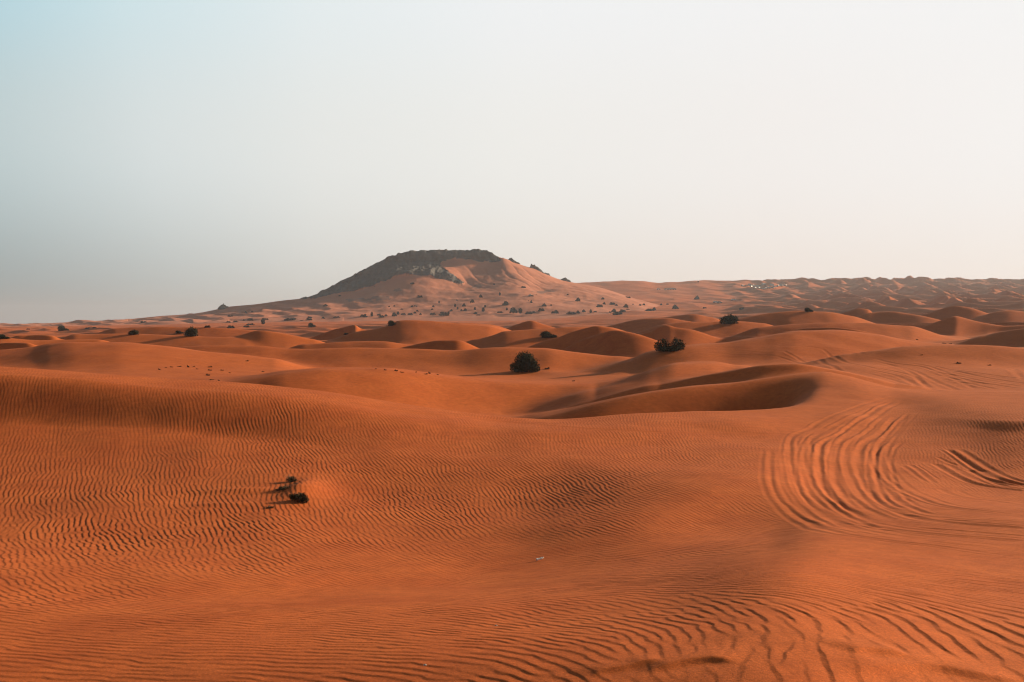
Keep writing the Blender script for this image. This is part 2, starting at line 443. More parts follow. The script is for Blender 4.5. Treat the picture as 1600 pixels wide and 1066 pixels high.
# the flat-topped hill and the long ridge running left from it
HILL = Layers([
    dict(z=1, p=[(-700, -14, 640), (1300, -14, 640)]),
    dict(p=[(-700, 514, 735), (0, 510, 735), (200, 508, 735), (300, 504, 735), (400, 500, 735), (600, 496, 735), (940, 495, 735), (1000, 500, 735), (1100, 512, 735), (1300, 530, 735)]),
    dict(sm=15, p=[(-700, 512, 815), (0, 508.5, 815), (200, 504, 815), (300, 497, 815), (400, 489, 815), (480, 483, 815), (560, 477, 815), (600, 472, 815), (700, 467, 815), (800, 464, 815), (850, 467, 815), (900, 471, 815), (940, 474, 815), (1000, 482, 815), (1100, 500, 815), (1300, 530, 815)]),
    dict(sm=9, p=[(-700, 511, 884), (0, 508, 884), (200, 501, 884), (300, 493, 884), (400, 481, 884), (480, 472, 884), (520, 461, 884), (560, 453, 884), (600, 438, 884), (650, 429, 884), (680, 433, 884), (700, 437, 884), (730, 442, 884), (800, 436, 884), (850, 447, 884), (900, 454, 884), (940, 459, 884), (1000, 472, 884), (1100, 495, 884), (1300, 530, 884)]),
    dict(sm=9, p=[(-700, 510.5, 892), (0, 507.8, 892), (200, 500.5, 892), (300, 492.5, 892), (400, 480, 892), (480, 470, 892), (520, 457, 892), (560, 448, 892), (600, 431, 892), (650, 422, 892), (680, 425, 892), (700, 429, 892), (730, 437, 892), (800, 432, 892), (850, 444.5, 892), (900, 452, 892), (940, 457, 892), (1000, 470, 892), (1100, 494, 892), (1300, 530, 892)]),
    dict(sm=5, p=[(-700, 510.2, 942), (0, 507.3, 942), (200, 499.5, 942), (300, 491.5, 942), (400, 476, 942), (480, 467, 942), (500, 459, 942), (520, 450, 942), (560, 437, 942), (600, 420, 942), (620, 413, 942), (650, 409, 942), (690, 409, 942), (720, 405, 942), (765, 411, 942), (776, 409, 942), (785, 405, 942), (805, 412, 942), (850, 428, 942), (872, 437, 942), (900, 443.5, 942), (915, 446, 942), (935, 450, 942), (1000, 470, 942), (1100, 494, 942), (1300, 530, 942)]),
    dict(sm=3, p=[(-700, 510, 950), (0, 507, 950), (50, 506, 950), (100, 505, 950), (150, 501.5, 950), (200, 499, 950), (220, 497, 950), (250, 494, 950), (300, 490.5, 950), (337, 484, 950), (350, 480.5, 950), (400, 475.5, 950), (440, 470, 950), (475, 466, 950), (490, 462.5, 950), (500, 458, 950), (520, 447.5, 950), (555, 430, 950), (580, 419, 950), (598, 411, 950), (601, 406, 950), (606, 403, 950), (625, 397, 950), (650, 393, 950), (675, 391.5, 950), (700, 390.5, 950), (750, 391, 950), (765, 395, 950), (775, 400.5, 950), (790, 404.5, 950), (805, 410, 950), (820, 416, 950), (835, 420, 950), (850, 427, 950), (872, 436, 950), (900, 442.5, 950), (915, 445, 950), (935, 449, 950), (1000, 469, 950), (1100, 494, 950), (1300, 530, 950)]),
    dict(sm=5, p=[(-700, 510.5, 985), (0, 507.6, 985), (200, 500, 985), (300, 492, 985), (400, 478, 985), (480, 468, 985), (520, 450, 985), (600, 408, 985), (650, 396, 985), (700, 394, 985), (750, 394.5, 985), (775, 403, 985), (805, 414, 985), (850, 431, 985), (915, 448, 985), (1000, 472, 985), (1100, 496, 985), (1300, 530, 985)]),
    dict(z=1, p=[(-700, -22, 1260), (0, -20, 1260), (600, -15, 1260), (900, -5, 1260), (1300, -20, 1260)]),
], sm=21)
ROCKPOLY = [(462, 470), (480, 463), (500, 452), (520, 440), (555, 422), (596, 402), (606, 396), (625, 388), (650, 384), (700, 382), (750, 382), (768, 388), (779, 398), (782, 408), (765, 410), (745, 407), (730, 405), (712, 404), (700, 406), (690, 410), (688, 417), (700, 424), (712, 432), (726, 441), (722, 444), (705, 439), (685, 434), (665, 429), (650, 428), (620, 431), (600, 438), (585, 447), (560, 453), (540, 456), (500, 464)]


def inside_poly(u, v, poly):
    r = np.zeros(u.shape, bool)
    n = len(poly)
    for i in range(n):
        x0, y0 = poly[i]; x1, y1 = poly[(i + 1) % n]
        c = ((y0 > v) != (y1 > v)) & (u < (x1 - x0) * (v - y0) / ((y1 - y0) if y1 != y0 else 1e-9) + x0)
        r ^= c
    return r


def hill(x, y):
    t, D = tD(np.asarray(x, float), np.asarray(y, float))
    return HILL(t, D) + EYE


def hit(u, v, want=None):
    """first point of the land seen through photo pixel (u, v)"""
    t, s = ray(u, v)
    D = np.geomspace(4.0, 2200.0, 5000)
    x = t * D; z = EYE + s * D
    if len(DUN) and v > 700: D_ = D[D < 40]
    else: D_ = D
    x = t * D_; z = EYE + s * D_
    g = ground(x, D_.copy())
    hm = (D_ > 640) & (D_ < 1260)
    if want != 'ground' and hm.any():
        g[hm] = np.maximum(g[hm], hill(x[hm], D_[hm]))
    below = z < g
    if want: below &= D_ > 5
    i = int(np.argmax(below))
    if not below.any(): return None
    if i == 0: return np.array([x[0], D_[0], g[0]])
    a = (z[i - 1] - g[i - 1]); b = (g[i] - z[i]); q = a / (a + b + 1e-12)
    D0 = D_[i - 1] + (D_[i] - D_[i - 1]) * q
    return np.array([t * D0, D0, EYE + s * D0])


CLUMP = hit(474, 768)
# ------------------------------------------------------------------ ripple pattern of the near sand
# (column, row, direction of the crest lines in the picture, 0 = level, 90 = upright, >90 leaning left; height; coarse share)
RIP = [(50, 700, 95, 1, .15), (20, 630, 95, .3, .2), (150, 640, 92, .25, 0), (300, 640, 84, .45, 0), (200, 750, 90, 1.05, .2), (350, 700, 78, 1, .1), (100, 810, 84, 1, .15), (250, 830, 70, 1, .1),
       (150, 870, 55, 1, .1), (320, 860, 84, 1, .2), (400, 880, 60, 1, .1), (50, 900, 28, 1, .1), (200, 920, 18, .9, .1), (350, 930, 8, .8, 0), (100, 1000, 4, .9, .1), (400, 1000, 2, .8, 0), (250, 1050, 3, 1, .2),
       (450, 720, 66, .9, 0), (600, 760, 50, .9, 0), (400, 650, 76, .8, 0), (620, 840, 44, .8, 0), (500, 880, 26, .8, 0), (550, 650, 62, .6, 0), (700, 700, 52, .7, 0), (800, 760, 42, .9, 0),
       (900, 780, 40, 1, .1), (950, 820, 38, .8, 0), (750, 820, 42, .8, 0), (720, 870, 25, .6, 0), (800, 680, 60, .6, 0), (1000, 720, 38, .8, 0), (1100, 770, 25, .7, 0), (1000, 662, 84, .9, 0), (1130, 662, 84, .5, 0), (900, 662, 80, .7, 0),
       (600, 905, 8, .4, 0), (800, 875, 8, .35, 0), (900, 850, 10, .35, 0), (1000, 830, 12, .4, 0), (450, 925, 5, .55, 0), (1100, 860, 5, .5, 0), (1250, 860, 3, .6, 0), (1400, 880, 3, .6, 0),
       (900, 940, 5, .8, .1), (700, 980, 4, .9, .15), (700, 1050, 4, .9, .1), (950, 1000, 6, .8, 0), (1040, 960, 10, .8, 0), (1000, 1050, 12, .7, 0), (1130, 960, 14, .9, .05), (1050, 1005, 50, .9, .1), (1090, 1005, 105, .9, .25), (1110, 1050, 115, .4, .5),
       (1200, 1010, 108, 1, .6), (1180, 965, 60, 1, .15), (1260, 980, 84, 1, .9), (1330, 1000, 62, 1, 1), (1400, 1010, 45, 1.1, 1), (1480, 990, 32, 1.1, 1), (1560, 1000, 36, 1, 1), (1400, 950, 25, 1, .8), (1500, 940, 14, 1, .7), (1300, 930, 12, .9, .2),
       (1450, 910, 6, .8, .3), (1300, 900, 4, .7, .1), (1560, 920, 8, .9, .4), (1560, 700, 50, 1, 0), (1470, 690, 62, .9, 0), (1500, 660, 60, .5, 0), (1580, 660, 50, .5, 0), (1380, 740, 70, .3, 0), (1430, 640, 75, .4, 0), (1150, 720, 35, .8, 0), (1180, 780, 25, .6, 0), (1200, 640, 80, .1, 0), (1300, 620, 70, .1, 0), (1600, 1060, 40, .6, 1), (1400, 1060, 60, .5, 1)]
RS, RN, RX, RY = 34.0, int(2304 * min(1, 0.5 + 0.5 * Q)), -17.0, 2.2
rc = []
for (u, v, a, h, c) in RIP:
    P = hit(u, v)
    # turn the picture direction into a direction on the ground
    e = 0.06 * P[1] / 10
    def px(p):
        d = p - np.array([0, 0, EYE]); f = d[1] * CP - d[2] * SP; up = d[1] * SP + d[2] * CP
        return np.array([800 + F * d[0] / f, 533 - F * up / f])
    gx = (ground(np.array([P[0] + e]), np.array([P[1]]))[0] - P[2]); gy = (ground(np.array([P[0]]), np.array([P[1] + e]))[0] - P[2])
    J = np.array([px(P + np.array([e, 0, gx])) - px(P), px(P + np.array([0, e, gy])) - px(P)]).T / e
    n_img = np.array([-math.sin(math.radians(a)), math.cos(math.radians(a))])   # image normal, pointing left / down
    k = J.T @ n_img; k /= np.linalg.norm(k)
    rc.append((P[0], P[1], k[0], k[1], h, c))
rc = np.array(rc)
gl = np.linspace(0, RS, 160, endpoint=False) + 0.1
GX, GY = np.meshgrid(RX + gl, RY + gl, indexing='ij')
ax_ = np.arctan2(GX, GY); ay_ = np.log(GY)
ca, cl = np.arctan2(rc[:, 0], rc[:, 1]), np.log(rc[:, 1])
vx = np.zeros_like(GX); vy = np.zeros_like(GX); hh = np.zeros_like(GX); cc = np.zeros_like(GX); ws = np.zeros_like(GX) + 1e-9
for i in range(len(rc)):
    w = np.exp(-(((ax_ - ca[i]) / 0.055) ** 2 + ((ay_ - cl[i]) / 0.13) ** 2)) + 1e-4 / (0.01 + (ax_ - ca[i]) ** 2 + (ay_ - cl[i]) ** 2)
    vx += w * rc[i, 2]; vy += w * rc[i, 3]; hh += w * rc[i, 4]; cc += w * rc[i, 5]; ws += w
hh /= ws; cc = cc / ws; cc = cc * sstep(cc, .1, .5)
KANG = np.arctan2(vy, vx)
KANG = KANG + 0.13 * fbm(GX / 1.3, GY / 1.3, 2, 61) + 0.07 * fbm(GX / .5, GY / .5, 2, 65)


def up2(A, n):
    q = np.arange(n) * (160 / n)
    i = np.minimum(q.astype(int), 158); f = (q - i)
    B = A[i] * (1 - f)[:, None] + A[i + 1] * f[:, None]
    return (B[:, i] * (1 - f) + B[:, i + 1] * f).astype(np.float32)


UX, UY, UC = up2(np.cos(KANG), RN), up2(np.sin(KANG), RN), up2(cc, RN)
UA = np.arctan2(UY, UX); del UX, UY
STEP = math.radians(10)


def blend(a, li):
    d = np.abs((UA - a + np.pi) % (2 * np.pi) - np.pi) / STEP
    w = np.maximum(1 - d, 0)
    if w.max() <= 0: return None
    return w * (UC if li == 1 else 1 - UC)


RIPF = wave_field(RN, RS, [0.084, 0.158], [i * STEP for i in range(36)], blend, 33, sr=0.17, sa=0.16)
RIPF /= np.sqrt((np.abs(RIPF) ** 2).mean())
del UA

# wheel ruts: lines in the picture, dropped on to the land
Z8 = lambda pts: [(1100 + x / 3.046, 550 + y / 3.046) for x, y in pts]
ZR = lambda pts: [(1350 + x / 4.844, 540 + y / 4.844) for x, y in pts]
Z9 = lambda pts: [(1150 + x / 5.328, 600 + y / 5.328) for x, y in pts]
RUTS = [
    (Z8([(320, 460), (315, 550), (335, 660), (400, 745), (500, 812), (650, 862), (850, 892), (1100, 922), (1300, 950), (1560, 990)]), .16, .045),
    (Z8([(362, 560), (385, 670), (455, 742), (560, 802), (750, 855), (950, 885), (1200, 915), (1560, 955)]), .13, .035),
    (Z8([(930, 205), (800, 238), (690, 275), (560, 330), (490, 372), (425, 400), (405, 450), (412, 530), (440, 640), (505, 725), (610, 795), (760, 850), (950, 880), (1200, 905), (1560, 940)]), .16, .06),
    (Z9([(540, 430), (515, 480), (520, 600), (545, 750), (600, 880), (700, 1000), (800, 1080)]), .13, .04),
    (Z9([(1330, 130), (1200, 190), (1080, 270), (960, 350), (860, 420), (760, 470), (700, 520), (688, 640), (700, 760), (740, 870), (830, 960), (930, 1040), (1050, 1110), (1200, 1170)]), .2, .09),
    (Z9([(1180, 170), (980, 270), (800, 360), (680, 420), (610, 500), (580, 620), (585, 760), (610, 890), (690, 990), (800, 1060), (950, 1130)]), .15, .05),
    (Z9([(960, 350), (880, 410), (800, 500), (770, 640), (790, 760), (850, 880), (930, 980), (1030, 1060)]), .12, .035),
    (Z9([(1100, 290), (960, 400), (870, 480), (830, 600), (830, 740), (850, 850), (920, 950), (1000, 1020), (1100, 1070)]), .13, .045),
    (Z9([(1260, 250), (1150, 350), (1020, 450), (930, 520), (905, 620), (940, 760), (980, 850), (1050, 940), (1150, 1020), (1250, 1060)]), .15, .05),
    (Z9([(1340, 260), (1210, 400), (1120, 460), (1040, 520), (1010, 620), (1020, 730), (1070, 850), (1150, 950), (1260, 1030), (1400, 1090), (1600, 1140)]), .2, .09),
    (Z9([(1290, 460), (1200, 530), (1160, 620), (1160, 740), (1190, 860), (1250, 960), (1340, 1020), (1500, 1060)]), .14, .07),
    (Z9([(1210, 600), (1220, 680), (1290, 760), (1380, 840)]), .1, .04),
    (Z8([(985, 285), (900, 365), (830, 450), (825, 520), (865, 590), (935, 650), (1040, 700), (1180, 738), (1400, 765), (1560, 785)]), .16, .06),
    (Z8([(930, 770), (1050, 800), (1200, 818), (1350, 830), (1560, 845)]), .18, .06),
    (Z8([(860, 720), (960, 760), (1100, 785), (1300, 800), (1560, 812)]), .14, .04),
    (Z8([(700, 810), (900, 845), (1150, 870), (1350, 885), (1560, 905)]), .16, .05),
    (Z8([(1000, 835), (1200, 850), (1400, 865), (1560, 880)]), .12, .04),
    (Z8([(1088, 528), (1150, 565), (1230, 608), (1300, 632), (1400, 648), (1560, 668)]), .22, .13),
    (Z8([(1150, 460), (1200, 490), (1240, 520), (1300, 560), (1370, 595), (1440, 618), (1560, 642)]), .22, .15),
    (Z8([(1240, 560), (1290, 578), (1340, 604), (1400, 630), (1470, 640)]), .22, .12),
    (Z8([(1110, 500), (1160, 525), (1200, 540)]), .12, .05),
    (Z8([(1120, 650), (1180, 680), (1280, 700), (1400, 712), (1560, 735)]), .16, .05),
    (Z8([(940, 540), (1000, 580), (1060, 620)]), .12, .05), (Z8([(980, 535), (1040, 580), (1100, 625)]), .12, .05), (Z8([(1010, 535), (1070, 575), (1120, 610)]), .1, .04),
    ([(520, 625), (620, 642), (720, 652), (800, 660), (900, 668), (1000, 674), (1100, 677), (1240, 679)], .11, .03),
    ([(1150, 620), (1205, 622)], .1, .0),
]
STRI = [ZR([(0, 205), (120, 235), (260, 275), (400, 325)]), ZR([(0, 185), (150, 205), (320, 260), (470, 330)]), ZR([(0, 160), (200, 190), (380, 240), (560, 335)]), ZR([(100, 120), (300, 180), (420, 260), (600, 345)]),
        ZR([(150, 130), (350, 185), (560, 280), (720, 340)]), ZR([(60, 90), (250, 140), (450, 165), (650, 240), (850, 330)]), ZR([(300, 130), (500, 160), (700, 240), (950, 300)]), ZR([(450, 190), (700, 230), (900, 270), (1211, 310)]),
        ZR([(520, 215), (750, 265), (1000, 300), (1211, 330)]), ZR([(560, 250), (800, 290), (1000, 330), (1200, 355)]), ZR([(500, 150), (800, 200), (1100, 240), (1230, 260)]), ZR([(600, 180), (900, 240), (1230, 290)]),
        ZR([(1100, 180), (1150, 215), (1211, 260)]), ZR([(1130, 175), (1180, 220), (1225, 250)]), [(1250, 566), (1300, 572), (1360, 590)], [(1180, 548), (1240, 556), (1320, 566), (1380, 580)], [(1150, 555), (1230, 562), (1290, 566)],
        [(1050, 548), (1100, 545), (1150, 548), (1200, 552)], [(1060, 555), (1110, 551), (1180, 556)], [(1230, 547), (1290, 549), (1350, 556)], [(1210, 541), (1270, 543), (1340, 549)]]


def drop(pts, w=None):
    P = []
    for u, v in pts:
        h = hit(u, v)
        if h is not None and (w is None or w[0] < h[1] < w[1]): P.append(h)
    return P


rut_lines = []
for pts, w, dep in RUTS:
    if dep <= 0: continue
    P = drop(pts, (8, 29 if pts[0][0] == 520 else 45))
    if len(P) > 1:
        L2 = resample(P, 48)[:, :2]
        rut_lines.append((L2, w * (.30 + .05 * (len(rut_lines) % 4)), dep * .14))
        if w > .125 and pts[0][0] != 520:                     # the other edge of the same wheel's rut
            tg_ = np.gradient(L2, axis=0); tg_ /= np.linalg.norm(tg_, axis=1)[:, None] + 1e-9
            rut_lines.append((L2 + np.stack([-tg_[:, 1], tg_[:, 0]], -1) * (.24 + .05 * (len(rut_lines) % 3)), w * .28, dep * .08))
            rut_lines.append((L2 - np.stack([-tg_[:, 1], tg_[:, 0]], -1) * .17, w * .2, dep * .05))
for pts in STRI:
    P = drop(pts, (36, 110))
    if len(P) > 1: rut_lines.append((resample(P, 20)[:, :2], .13, .013))


def grooves(x, y):
    """ruts pressed by wheels: returns height change and how far the ripples are wiped out"""
    dz = np.zeros(x.shape); wipe = np.zeros(x.shape)
    jit = 0.018 * fbm(x / .5, y / .5, 2, 71)
    for P, w, dep in rut_lines:
        R = w * 5
        sel = np.nonzero((x > P[:, 0].min() - R) & (x < P[:, 0].max() + R) & (y > P[:, 1].min() - R) & (y < P[:, 1].max() + R))[0]
        if len(sel) == 0: continue
        xs, ys = x[sel], y[sel]
        d2 = np.full(xs.shape, 1e9); along = np.zeros(xs.shape); sgn = np.zeros(xs.shape)
        for i in range(len(P) - 1):
            ax, ay = P[i]; dx, dy = P[i + 1] - P[i]
            m = np.nonzero((xs > min(ax, ax + dx) - R) & (xs < max(ax, ax + dx) + R) & (ys > min(ay, ay + dy) - R) & (ys < max(ay, ay + dy) + R))[0]
            if len(m) == 0: continue
            l2 = dx * dx + dy * dy + 1e-9
            q = np.clip(((xs[m] - ax) * dx + (ys[m] - ay) * dy) / l2, 0, 1)
            d = (xs[m] - ax - dx * q) ** 2 + (ys[m] - ay - dy * q) ** 2
            b = d < d2[m]
            mm = m[b]
            d2[mm] = d[b]; along[mm] = (i + q[b]) / (len(P) - 1)
            sgn[mm] = np.sign(dx * (ys[mm] - ay) - dy * (xs[mm] - ax))
        d = np.sqrt(d2) * sgn + jit[sel]
        ends = sstep(along, 0, .08) * (1 - sstep(along, .92, 1.0)) if w < .155 else 1.0
        prof = -np.exp(-(d / w) ** 2) + 0.55 * np.exp(-((np.abs(d) - 1.9 * w) / (.8 * w)) ** 2)
        dz[sel] += dep * ends * prof * (0.75 + 0.5 * vnoise(xs / .9, ys / .9, 3))
        wipe[sel] = np.maximum(wipe[sel], np.exp(-(d / (2.6 * w)) ** 2) * ends)
    return dz, wipe


# small wind-cut steps and scuffs at the bottom edge, (column, row, half length, height, turn)
SCUFF = []
for pts, hgt, w in [([(915, 1060), (940, 1050), (975, 1044), (1010, 1037), (1040, 1034)], .014, .06),
                    ([(1000, 1052), (1040, 1042), (1080, 1034), (1120, 1031), (1165, 1036)], .018, .07),
                    ([(1325, 1026), (1350, 1022), (1390, 1026), (1430, 1030)], .020, .08),
                    ([(1300, 1055), (1370, 1046), (1450, 1043), (1510, 1053), (1560, 1060), (1620, 1063)], .024, .10)]:
    P = [hit(u, min(v, 1085)) for u, v in pts]
    SCUFF.append((resample(P, 24)[:, :2], hgt, w))


def scuffs(x, y):
    dz = np.zeros(x.shape); wipe = np.zeros(x.shape)
    sel = np.nonzero((y < 6.2) & (y > 3.2) & (x > 0) & (x < 3.2))[0]
    if len(sel) == 0: return dz, wipe
    xs, ys = x[sel], y[sel]
    for P, hgt, w in SCUFF:
        d2 = np.full(xs.shape, 1e9); s = np.zeros(xs.shape); al = np.zeros(xs.shape)
        for i in range(len(P) - 1):
            ax, ay = P[i]; dx, dy = P[i + 1] - P[i]
            q = np.clip(((xs - ax) * dx + (ys - ay) * dy) / (dx * dx + dy * dy), 0, 1)
            d = (xs - ax - dx * q) ** 2 + (ys - ay - dy * q) ** 2
            b = d < d2
            d2 = np.where(b, d, d2); s = np.where(b, np.sign(dx * (ys - ay) - dy * (xs - ax)), s); al = np.where(b, (i + q) / (len(P) - 1), al)
        d = np.sqrt(d2)
        e = sstep(al, 0, .3) * (1 - sstep(al, .7, 1))
        f = np.where(s > 0, np.exp(-(d / (w * 2.6)) ** 2), np.exp(-(d / (w * .45)) ** 2)) - 0.2 * np.where(s < 0, np.exp(-((d - w * .9) / (w * .7)) ** 2), 0)
        dz[sel] += hgt * e * f
        wipe[sel] = np.maximum(wipe[sel], np.exp(-(d / (w * 2)) ** 2) * e)
    return dz, wipe


def detail(x, y):
    """ripples and ruts on the near sand"""
    dz, wipe = grooves(x, y)
    sz, sw = scuffs(x, y)
    dz += sz; wipe = np.maximum(wipe, sw)
    sel = np.nonzero((x > RX + .3) & (x < RX + RS - .5) & (y > RY + .1) & (y < RY + RS - .5))[0]
    xs, ys = x[sel], y[sel]
    wj = 0.020 * (1 - sstep(ys, 9, 16)) + .006
    c = sample(RIPF, RS, RX, RY, xs + wj * fbm(xs / .16, ys / .16, 2, 95), ys + wj * fbm(xs / .16, ys / .16, 2, 97))
    i = (xs - RX - .1) / RS * 160; j = (ys - RY - .1) / RS * 160
    i = np.clip(i, 0, 158.9); j = np.clip(j, 0, 158.9); i0 = i.astype(int); j0 = j.astype(int); fi = i - i0; fj = j - j0
    def S(A): return (A[i0, j0] * (1 - fi) + A[i0 + 1, j0] * fi) * (1 - fj) + (A[i0, j0 + 1] * (1 - fi) + A[i0 + 1, j0 + 1] * fi) * fj
    h = S(hh); co = S(cc)
    mag = np.minimum(np.abs(c) / 0.75, 1.0)
    fade = 1 - sstep(ys, 30, RY + RS - 1.5)
    h = h * (0.62 + 0.62 * vnoise(xs / 1.1, ys / 1.1, 91)) * (0.72 + 0.28 * sstep(ys, 9, 14)) * fade
    # the lee of the half buried clump stays smooth
    amp = (0.0066 * (1 - co) + 0.0155 * co) * h * mag * (1 - 0.92 * wipe[sel])
    dz[sel] += amp * ((1 - co) * saw(np.angle(c), .24) + co * saw(np.angle(c), .19) - 0.5)
    return dz


# ------------------------------------------------------------------ materials
def new_mat(name):
    m = bpy.data.materials.new(name); m.use_nodes = True
    n = m.node_tree; n.nodes.clear()
    o = n.nodes.new('ShaderNodeOutputMaterial'); b = n.nodes.new('ShaderNodeBsdfPrincipled')
    n.links.new(b.outputs[0], o.inputs[0])
    return m, n, b


def noise_node(n, scale, detail_=4, vec=None, rough=.55):
    t = n.nodes.new('ShaderNodeTexNoise'); t.inputs['Scale'].default_value = scale; t.inputs['Detail'].default_value = detail_; t.inputs['Roughness'].default_value = rough
    if vec is not None: n.links.new(vec, t.inputs['Vector'])
    return t.outputs[0]


def mixc(n, fac, a, b, mode='MIX'):
    x = n.nodes.new('ShaderNodeMix'); x.data_type = 'RGBA'; x.blend_type = mode
    for i, v in ((0, fac), (6, a), (7, b)):
        if isinstance(v, (int, float, tuple)): x.inputs[i].default_value = v
        else: n.links.new(v, x.inputs[i])
    return x.outputs[2]


SAND_A, SAND_B, SAND_C = (0.68, 0.180, 0.043, 1), (0.58, 0.140, 0.033, 1), (0.74, 0.208, 0.055, 1)


def sand_color(n, pos):
    c = mixc(n, ramp(n, noise_node(n, .9, 5, pos), [(.35, (0, 0, 0, 1)), (.65, (1, 1, 1, 1))], 'LINEAR'), SAND_A, SAND_B)
    c = mixc(n, ramp(n, noise_node(n, .02, 4, pos), [(.4, (0, 0, 0, 1)), (.7, (1, 1, 1, 1))], 'LINEAR'), c, SAND_C)
    c = mixc(n, 1.0, c, ramp(n, noise_node(n, 5, 6, pos, .65), [(.3, (.84, .84, .84, 1)), (.7, (1.14, 1.14, 1.14, 1))], 'LINEAR'), 'MULTIPLY')
    c = mixc(n, 1.0, c, ramp(n, noise_node(n, 55, 3, pos, .8), [(.3, (.70, .70, .72, 1)), (.7, (1.26, 1.24, 1.2, 1))], 'LINEAR'), 'MULTIPLY')
    gr = noise_node(n, 260, 2, pos, .7)
    c = mixc(n, ramp(n, gr, [(.38, (1, 1, 1, 1)), (.5, (0, 0, 0, 1))], 'LINEAR'), c, (0.34, 0.085, 0.035, 1))
    return c


def sand_material(name, rock=False):
    m, n, b = new_mat(name)
    geo = n.nodes.new('ShaderNodeNewGeometry'); pos = geo.outputs['Position']
    col = sand_color(n, pos)
    bump = n.nodes.new('ShaderNodeBump'); bump.inputs['Strength'].default_value = .35; bump.inputs['Distance'].default_value = .01
    n.links.new(noise_node(n, 45, 6, pos, .7), bump.inputs['Height'])
    nrm = bump.outputs[0]
    if rock:
        at_ = n.nodes.new('ShaderNodeAttribute'); at_.attribute_name = 'rock'
        rk = rock_color(n, pos)
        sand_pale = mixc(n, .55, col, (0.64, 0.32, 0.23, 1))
        deb = n.nodes.new('ShaderNodeAttribute'); deb.attribute_name = 'debris'
        sand_pale = mixc(n, deb.outputs['Fac'], sand_pale, (0.30, 0.17, 0.13, 1))
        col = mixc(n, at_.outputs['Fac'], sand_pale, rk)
    n.links.new(col, b.inputs['Base Color']); n.links.new(nrm, b.inputs['Normal'])
    b.inputs['Roughness'].default_value = .95; b.inputs['Specular IOR Level'].default_value = .08
    return m


def rock_color(n, pos):
    mp = n.nodes.new('ShaderNodeMapping'); mp.inputs['Scale'].default_value = (.3, .3, 2.2); n.links.new(pos, mp.inputs[0])
    a = ramp(n, noise_node(n, .12, 6, mp.outputs[0], .7), [(.30, (.075, .080, .082, 1)), (.5, (.118, .116, .110, 1)), (.78, (.16, .145, .13, 1))], 'LINEAR')
    return mixc(n, ramp(n, noise_node(n, .05, 4, pos), [(.55, (0, 0, 0, 1)), (.8, (.5, .5, .5, 1))], 'LINEAR'), a, (.15, .115, .10, 1))


M_SAND = sand_material('sand')
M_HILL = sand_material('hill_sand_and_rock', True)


def rock_material():
    m, n, b = new_mat('rock')
    geo = n.nodes.new('ShaderNodeNewGeometry')
    n.links.new(rock_color(n, geo.outputs['Position']), b.inputs['Base Color'])
    b.inputs['Roughness'].default_value = .95; b.inputs['Specular IOR Level'].default_value = .1
    return m


M_ROCK = rock_material()


def plain_material(name, c1, c2, scale=6, rough=.8, spec=.2):
    m, n, b = new_mat(name)
    tcn = n.nodes.new('ShaderNodeTexCoord')
    n.links.new(mixc(n, noise_node(n, scale, 3, tcn.outputs['Object']), c1, c2), b.inputs['Base Color'])
    b.inputs['Roughness'].default_value = rough; b.inputs['Specular IOR Level'].default_value = spec
    return m


M_LEAF = plain_material('shrub_foliage', (.028, .034, .022, 1), (.075, .082, .046, 1), 9, .8, .1)
M_LEAF2 = plain_material('far_shrub_foliage', (.018, .022, .018, 1), (.040, .044, .032, 1), 9, .8, .1)
M_TWIG = plain_material('dry_twigs', (.045, .03, .02, 1), (.09, .06, .04, 1), 12, .9, .1)
M_STRAW = plain_material('bleached_straw', (.10, .085, .065, 1), (.22, .19, .15, 1), 12, .9, .1)
M_PLASTIC = plain_material('pale_plastic', (.62, .60, .56, 1), (.78, .76, .72, 1), 30, .25, .5)
M_CAP = plain_material('white_cap', (.75, .73, .70, 1), (.80, .78, .75, 1), 30, .35, .5)
M_WHITE = plain_material('white_paint', (.72, .72, .70, 1), (.80, .80, .78, 1), 2, .3, .5)
M_GREY = plain_material('grey_green_paint', (.16, .19, .19, 1), (.26, .29, .28, 1), 2, .3, .5)
M_DARK = plain_material('dark_glass_and_rubber', (.02, .022, .025, 1), (.035, .035, .04, 1), 2, .2, .5)
M_CANVAS = plain_material('pale_canvas', (.36, .35, .32, 1), (.46, .44, .41, 1), 2, .9, .1)
M_PEBBLE = plain_material('pale_stone', (.45, .40, .34, 1), (.60, .55, .48, 1), 20, .8, .2)


def mesh_np(name, co, faces, mat, smooth_=True, parent=None, mats=None, midx=None):
    """faces: int array (n, 3) or (n, 4)"""
    me = bpy.data.meshes.new(name)
    co = np.ascontiguousarray(co, np.float32); faces = np.ascontiguousarray(faces, np.int32)
    nf, k = faces.shape
    me.vertices.add(len(co)); me.vertices.foreach_set('co', co.ravel())
    me.loops.add(nf * k); me.loops.foreach_set('vertex_index', faces.ravel())
    me.polygons.add(nf); me.polygons.foreach_set('loop_start', np.arange(0, nf * k, k, dtype=np.int32))
    try: me.polygons.foreach_set('loop_total', np.full(nf, k, np.int32))
    except Exception: pass
    me.update(calc_edges=True)
    me.polygons.foreach_set('use_smooth', np.full(nf, smooth_, bool))
    for mm in (mats or [mat]): me.materials.append(mm)
    if midx is not None: me.polygons.foreach_set('material_index', np.asarray(midx, np.int32))
    me.update()
    o = bpy.data.objects.new(name, me)
    scene.collection.objects.link(o)
    if parent is not None: o.parent = parent
    return o


def tag(o, label=None, cat=None, group=None, kind=None):
    if label: o['label'] = label
    if cat: o['category'] = cat
    if group: o['group'] = group
    if kind: o['kind'] = kind
    return o


